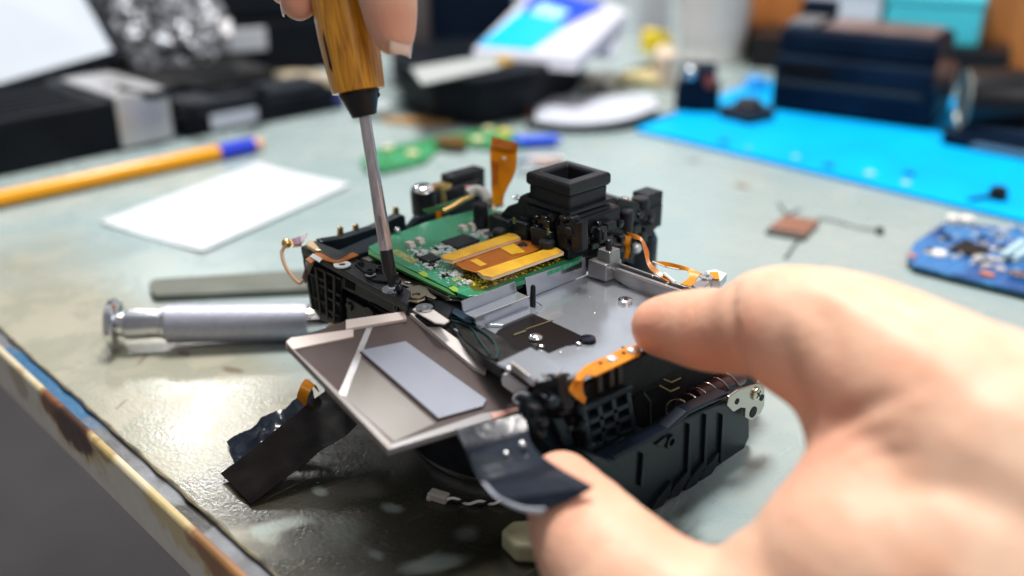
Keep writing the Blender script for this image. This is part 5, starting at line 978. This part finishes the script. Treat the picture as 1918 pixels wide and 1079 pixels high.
# blue/white box leaning on the tray
q0 = [D(885, 92, 668), D(1080, 108, 640), D(1172, 20, 690), D(1000, -22, 730)]
bx_ = thing('blue_packet', 'blue and white printed packet resting on the black tray', 'packet', q0[0])
mb = MB(); mb.prism(q0, upv*-10); mb.build('body', mat('packet white', (.55, .57, .66), .5, spec=.2), bx_, 1)
def sq(s, t, up=.5): return bil(q0, s, t)+upv*up
for name, col, cs_ in (('cyan_panel', (.0, .45, .85), ((.02, .05), (.55, .05), (.62, .55), (.1, .62))), ('blue_panel', (.0, .05, .62), ((.1, .62), (.62, .55), (.8, .98), (.05, .98))), ('pale_panel', (.35, .70, .85), ((.2, .6), (.5, .58), (.55, .75), (.22, .8)))):
    mb = MB(); mb.prism([sq(s, t, .5 if name != 'pale_panel' else .9) for s, t in cs_], upv*.3); mb.build(name, mat(name, col, .4), bx_)
q1 = [D(1085, 100, 680), D(1150, 105, 670), D(1180, 20, 700), D(1130, 0, 710)]; mb = MB(); mb.prism(q1, fwd*12); tag(mb.build('white_sachet', mat('sachet', (.60, .62, .66), .4, col2=(.5, .52, .65), nscale=30), None, 3), 'crumpled white sachet beside the blue packet', 'sachet')
# monitor stand / dark column
a = on(810, 150, 0); mb = MB(); sdr = rgt.copy(); mb.prism([a-rgt*2, a+rgt*62, a+rgt*62+fwd*30, a-rgt*2+fwd*30], (0, 0, 170)); tag(mb.build('dark_monitor', mat('dark navy screen', (.006, .014, .035), .5, spec=.1), None, 3), 'dark navy upright panel right of the screwdriver handle', 'monitor')
a = on(735, 165, 0); mb = MB(); mb.prism([a, a+rgt*28, a+rgt*28+fwd*25, a+fwd*25], (0, 0, 150)); mb.lathe(a+rgt*14-V(0, 0, 0)+V(0, 0, 25), -fwd, [(0, 8), (3, 7), (4, 4)], 20)
tag(mb.build('grey_stand', mat('taupe metal', (.16, .14, .14), .4, .5), None, 4), 'taupe grey metal stand between the screwdriver and the dark panel', 'stand')
# white curved tray
top = smooth_path([on(1002, 184, 5), on(1060, 180, 5), on(1150, 178, 5), on(1222, 174, 5)], 5); bot = smooth_path([on(1003, 224, 5), on(1080, 231, 5), on(1170, 222, 5), on(1234, 200, 5)], 5)
wc = thing('white_dish', 'white curved dish with a dark rim behind the viewfinder', 'dish', on(1120, 215))
mb = MB(); mb.prism(top+bot[::-1], (0, 0, -4.8)); mb.build('dish', mat('white dish', (.52, .56, .64), .4, spec=.15), wc, 1)
mb = MB(); mb.tube([p-V(0, 0, 2.8)+V(0, -2, 0) for p in bot], 2.0, 8); mb.build('dark_rim', BK, wc, smooth=True)
# yellow / cream clutter
def lump(name, px, py, w_, d_, h, m, label, cat, z=0, rot=0, n_=9, seed=1):
    rr_ = random.Random(seed); c = on(px, py, z); mb = MB(); base = []
    for k in range(n_):
        a = 2*math.pi*k/n_; q = .8+.35*rr_.random(); base.append(c+rgt*(math.cos(a)*w_/2*q)+Vector((fwd.x, fwd.y, 0)).normalized()*(math.sin(a)*d_/2*q+d_/2))
    mb.prism(base, None or (0, 0, 0), [c+(p-c)*(.72+.2*rr_.random())+V(0, 0, h*(.7+.4*rr_.random())) for p in base])
    return tag(mb.build(name, m, None, 1.5, seg=3), label, cat)
lump('yellow_cloth', 1232, 96, 34, 30, 16, mat('strong yellow', (.80, .60, .01), .5), 'bright yellow crumpled cloth left of the white cup', 'cloth', seed=4)
lump('cardboard_scrap', 1215, 168, 46, 50, 8, mat('tan card', (.50, .43, .22), .6), 'tan cardboard scrap behind the white dish', 'cardboard', seed=5)
lump('paper_scrap', 1120, 172, 30, 30, 12, mat('cream paper', (.60, .58, .52), .6), 'cream crumpled paper left of the tan cardboard', 'paper', seed=6)
lump('tissue', 1225, 60, 40, 30, 50, mat('grey tissue', (.45, .47, .52), .6), 'grey white tissue packet behind the yellow cloth', 'tissue', seed=8)
lump('red_bead', 985, 222, 9, 9, 6, mat('brick red', (.30, .06, .05), .5), 'tiny brick red bead at the left end of the white dish', 'bead', seed=9)
lump('peach_box', 1250, 170, 16, 40, 28, mat('peach card', (.62, .50, .40), .6), 'narrow peach coloured carton behind the small black cube', 'carton', seed=2)
lump('amber_scrap', 790, 238, 60, 24, 2.5, mat('amber scrap', (.34, .18, .06), .5), 'flat amber brown scrap under the front of the black tray', 'scrap', seed=3)
# ---- left background
# ribbed black battery + clamp
a = on(-60, 345, 0); b2 = on(222, 300, 0); a2 = on(335, 262, 0)
bt = thing('battery_pack', 'ribbed black block with a wide metal clamp behind the orange pen', 'block', on(150, 300))
dr = (a2-a).normalized(); dn = V(-dr.y, dr.x, 0); dn = dn if dn.dot(fwd) > 0 else -dn; Wb = (a2-a).length
H_ = 30
mb = MB(); mb.prism([a, a2, a2+dn*75, a+dn*75], (0, 0, H_)); mb.build('body', BK, bt, 2)
mb = MB()
for k in range(7): mb.prism([a+dn*(5+k*10)+V(0, 0, H_), a+dr*(Wb*.62)+dn*(5+k*10)+V(0, 0, H_), a+dr*(Wb*.62)+dn*(8+k*10)+V(0, 0, H_), a+dn*(8+k*10)+V(0, 0, H_)], (0, 0, 1.2))
mb.build('ribs', BK, bt, .3)
c0 = .70*Wb; c1 = .97*Wb
mb = MB(); mb.prism([a+dr*c0-dn*1.5+V(0, 0, H_+.5), a+dr*c1-dn*1.5+V(0, 0, H_+.5), a+dr*c1+dn*70+V(0, 0, H_+.5), a+dr*c0+dn*70+V(0, 0, H_+.5)], (0, 0, 1.5)); mb.prism([a+dr*c0-dn*2+V(0, 0, 2), a+dr*c1-dn*2+V(0, 0, 2), a+dr*c1-dn*2+V(0, 0, H_+1), a+dr*c0-dn*2+V(0, 0, H_+1)], dn*1.5); mb.build('clamp', mat('clamp steel', (.50, .50, .52), .28, .55), bt, 1)
mb = MB(); mb.lathe(a+dr*(c0+15)+dn*30+V(0, 0, H_+2), (0, 0, 1), [(0, 5), (1.5, 4.5)], 24); mb.build('clamp_dimple', mat('clamp steel', ()), bt, smooth=True)
# flat remote
a = on(345, 262, 0); b2 = on(640, 205, 0); dr = (b2-a).normalized(); dn = V(-dr.y, dr.x, 0); dn = dn if dn.dot(fwd) > 0 else -dn; Wr = (b2-a).length
rm = thing('black_recorder', 'long flat black gadget with a white label behind the pen tip', 'gadget', a)
mb = MB(); mb.prism([a, b2, b2+dn*40, a+dn*40], (0, 0, 15)); mb.build('body', BK, rm, 3)
mb = MB(); mb.prism([a+dr*4+dn*3+V(0, 0, 15), b2-dr*8+dn*3+V(0, 0, 15), b2-dr*8+dn*32+V(0, 0, 15), a+dr*4+dn*32+V(0, 0, 15)], (0, 0, 5)); mb.build('upper_shell', mat('grey black shell', (.018, .022, .030), .4, spec=.2), rm, 2)
mb = MB(); mb.prism([a+dr*18-dn*.6+V(0, 0, 3), a+dr*50-dn*.6+V(0, 0, 3), a+dr*50-dn*.6+V(0, 0, 12), a+dr*18-dn*.6+V(0, 0, 12)], dn*-.4); mb.build('white_label', mat('recorder label', (.62, .66, .78), .4), rm, .3)
mb = MB(); mb.sphere(b2+dn*4-dr*1+V(0, 0, 7), 6, 10); mb.build('blue_end', mat('dark blue end', (.02, .03, .2), .4), rm, smooth=True)
# black slab between
a = on(250, 232, 0); b2 = on(520, 190, 0); dr = (b2-a).normalized(); dn = V(-dr.y, dr.x, 0); dn = dn if dn.dot(fwd) > 0 else -dn
mb = MB(); mb.prism([a, b2, b2+dn*90, a+dn*90], (0, 0, 22)); mb.prism([a+dr*20+dn*15+V(0, 0, 22), b2-dr*20+dn*15+V(0, 0, 22), b2-dr*20+dn*70+V(0, 0, 22), a+dr*20+dn*70+V(0, 0, 22)], (0, 0, 3)); tag(mb.build('black_adapter', mat('adapter black', (.010, .012, .015), .5, spec=.12, col2=(.03, .03, .03), nscale=20), None, 3), 'flat matt black adapter behind the recorder', 'adapter')
# big dark case behind
a = on(335, 175, 0); b2 = on(690, 140, 0); dr = (b2-a).normalized(); dn = V(-dr.y, dr.x, 0); dn = dn if dn.dot(fwd) > 0 else -dn
cs2 = thing('equipment_case', 'large dark equipment case behind the left hand clutter', 'case', a)
mb = MB(); mb.prism([a, b2, b2+dn*80, a+dn*80], (0, 0, 48)); mb.build('lower_shell', BK, cs2, 4)
mb = MB(); mb.prism([a+V(0, 0, 49), b2+V(0, 0, 49), b2+dn*80+V(0, 0, 49), a+dn*80+V(0, 0, 49)], (0, 0, 60)); mb.build('lid', mat('lid black', (.010, .013, .019), .5, spec=.1), cs2, 4)
mb = MB(); mb.prism([a+dr*8-dn*1+V(0, 0, 26), a+dr*66-dn*1+V(0, 0, 26), a+dr*66-dn*1+V(0, 0, 42), a+dr*8-dn*1+V(0, 0, 42)], dn*-1.5); mb.build('white_plate', mat('white plate', (.58, .61, .68), .4), cs2, 3)
# white panel leaning on the case
q0 = [D(320, 78, 700), D(432, 66, 700), D(425, -60, 740), D(300, -60, 740)]
mb = MB(); mb.prism(q0, fwd*6); tag(mb.build('white_board', mat('white panel', (.80, .80, .84), .4), None, 2), 'small white board leaning on the large dark case', 'board')
# white tablet at the far left
q0 = [D(-120, 190, 640), D(212, 96, 640), D(120, -70, 690), D(-120, -60, 700)]
tb = thing('tablet', 'white screened tablet with a thick black frame leaning at the top left', 'tablet', q0[0])
cc = sum(q0, Vector())/4
mb = MB(); mb.prism([cc+(p-cc)*1.13 for p in q0], fwd*9); mb.build('frame', BK, tb, 2)
mb = MB(); mb.prism([p-fwd*.8 for p in q0], fwd*.6); mb.build('screen', mat('white screen', (.58, .63, .70), .35, spec=.2, col2=(.50, .55, .63), nscale=6), tb)
# crumpled foil bag
bm = bmesh.new(); bmesh.ops.create_icosphere(bm, subdivisions=5, radius=1); rr_ = random.Random(11)
from mathutils import noise as mn
c = D(300, 60, 690); mb = MB(); vs = []
for v_ in bm.verts:
    p = v_.co.copy(); k = 1+.22*mn.noise(p*2.2)+.16*abs(mn.noise(p*6))+.13*mn.noise(p*15); vs.append(c+rgt*(p.x*36*k)+upv*(p.y*44*k)+fwd*(p.z*22*k))
fs = [tuple(v_.index for v_ in f_.verts) for f_ in bm.faces]; bm.free(); mb.add(vs, fs)
tag(mb.build('foil_bag', mat('crumpled foil', (.42, .45, .50), .38, .5, col2=(.06, .06, .07), nscale=140, ramp=(.42, .56)), None, 0), 'crumpled silver and black foil bag beside the tablet', 'bag')
lump('clear_packet', 190, 190, 90, 40, 20, mat('clear packet', (.42, .46, .52), .2, col2=(.1, .11, .12), nscale=60, ramp=(.4, .6)), 'shiny grey plastic packet in front of the tablet', 'packet', seed=12)
lump('white_tissue', 495, 150, 36, 30, 18, mat('white tissue', (.66, .67, .66), .6), 'white crumpled tissue behind the recorder', 'tissue', seed=13)
lump('pink_wrapper', 560, 140, 46, 40, 20, mat('pink wrapper', (.45, .30, .35), .4), 'dull pink wrapper right of the white tissue', 'wrapper', seed=14)
lump('beige_scrap', 560, 168, 50, 30, 9, mat('beige scrap', (.42, .36, .26), .5), 'beige scrap in front of the pink wrapper', 'scrap', seed=15)
lump('grey_scrap', 620, 160, 44, 40, 8, mat('grey scrap', (.45, .48, .50), .5), 'pale grey scrap near the screwdriver ferrule', 'scrap', seed=16)

# loose cables and small parts in the clutter at the left and centre
def cable(name, pts, r_, m, label, cat='cable'):
    mb = MB(); mb.tube(smooth_path([on(x, y, z) for x, y, z in pts], 8), r_, 10); tag(mb.build(name, m, None, 0, smooth=True), label, cat)
cable('black_cable', [(225, 168, 32), (290, 178, 30), (340, 160, 30), (400, 172, 30), (470, 165, 28), (520, 178, 4)], 2.6, BK, 'black cable trailing over the flat adapter behind the clamp')
cable('grey_cable', [(240, 128, 6), (300, 140, 12), (350, 128, 14), (420, 138, 8), (470, 128, 3)], 3.0, mat('grey cable sleeve', (.22, .23, .25), .4), 'light grey cable running in front of the large dark case')
cable('curved_black_cable', [(1090, 190, 3), (1150, 150, 3), (1200, 130, 3), (1235, 118, 3)], 3.2, BK, 'black cable curving between the white dish and the white sachet')
cable('thin_black_cable', [(985, 236, 2), (1080, 244, 2), (1180, 236, 2), (1262, 214, 2)], 1.6, BK, 'thin black cable along the front of the white dish')
for k, (x, y, z, w_, h_, m, lab) in enumerate(((290, 142, 4, 24, 22, mat('silver part', (.45, .46, .50), .3, .6), 'small silver part in front of the foil bag'), (345, 118, 4, 18, 26, mat('pearl part', (.40, .38, .40), .3), 'pearl grey part beside the white plate of the large case'), (610, 205, 1, 26, 9, mat('indigo part', (.03, .03, .16), .4), 'small indigo part at the far end of the recorder'), (700, 228, 0, 30, 10, mat('pale aqua part', (.40, .47, .48), .5), 'pale aqua plastic part just right of the screwdriver ferrule'))):
    lump('loose_part', x, y, w_, w_*.7, h_, m, lab, 'loose part', z=z, seed=40+k)
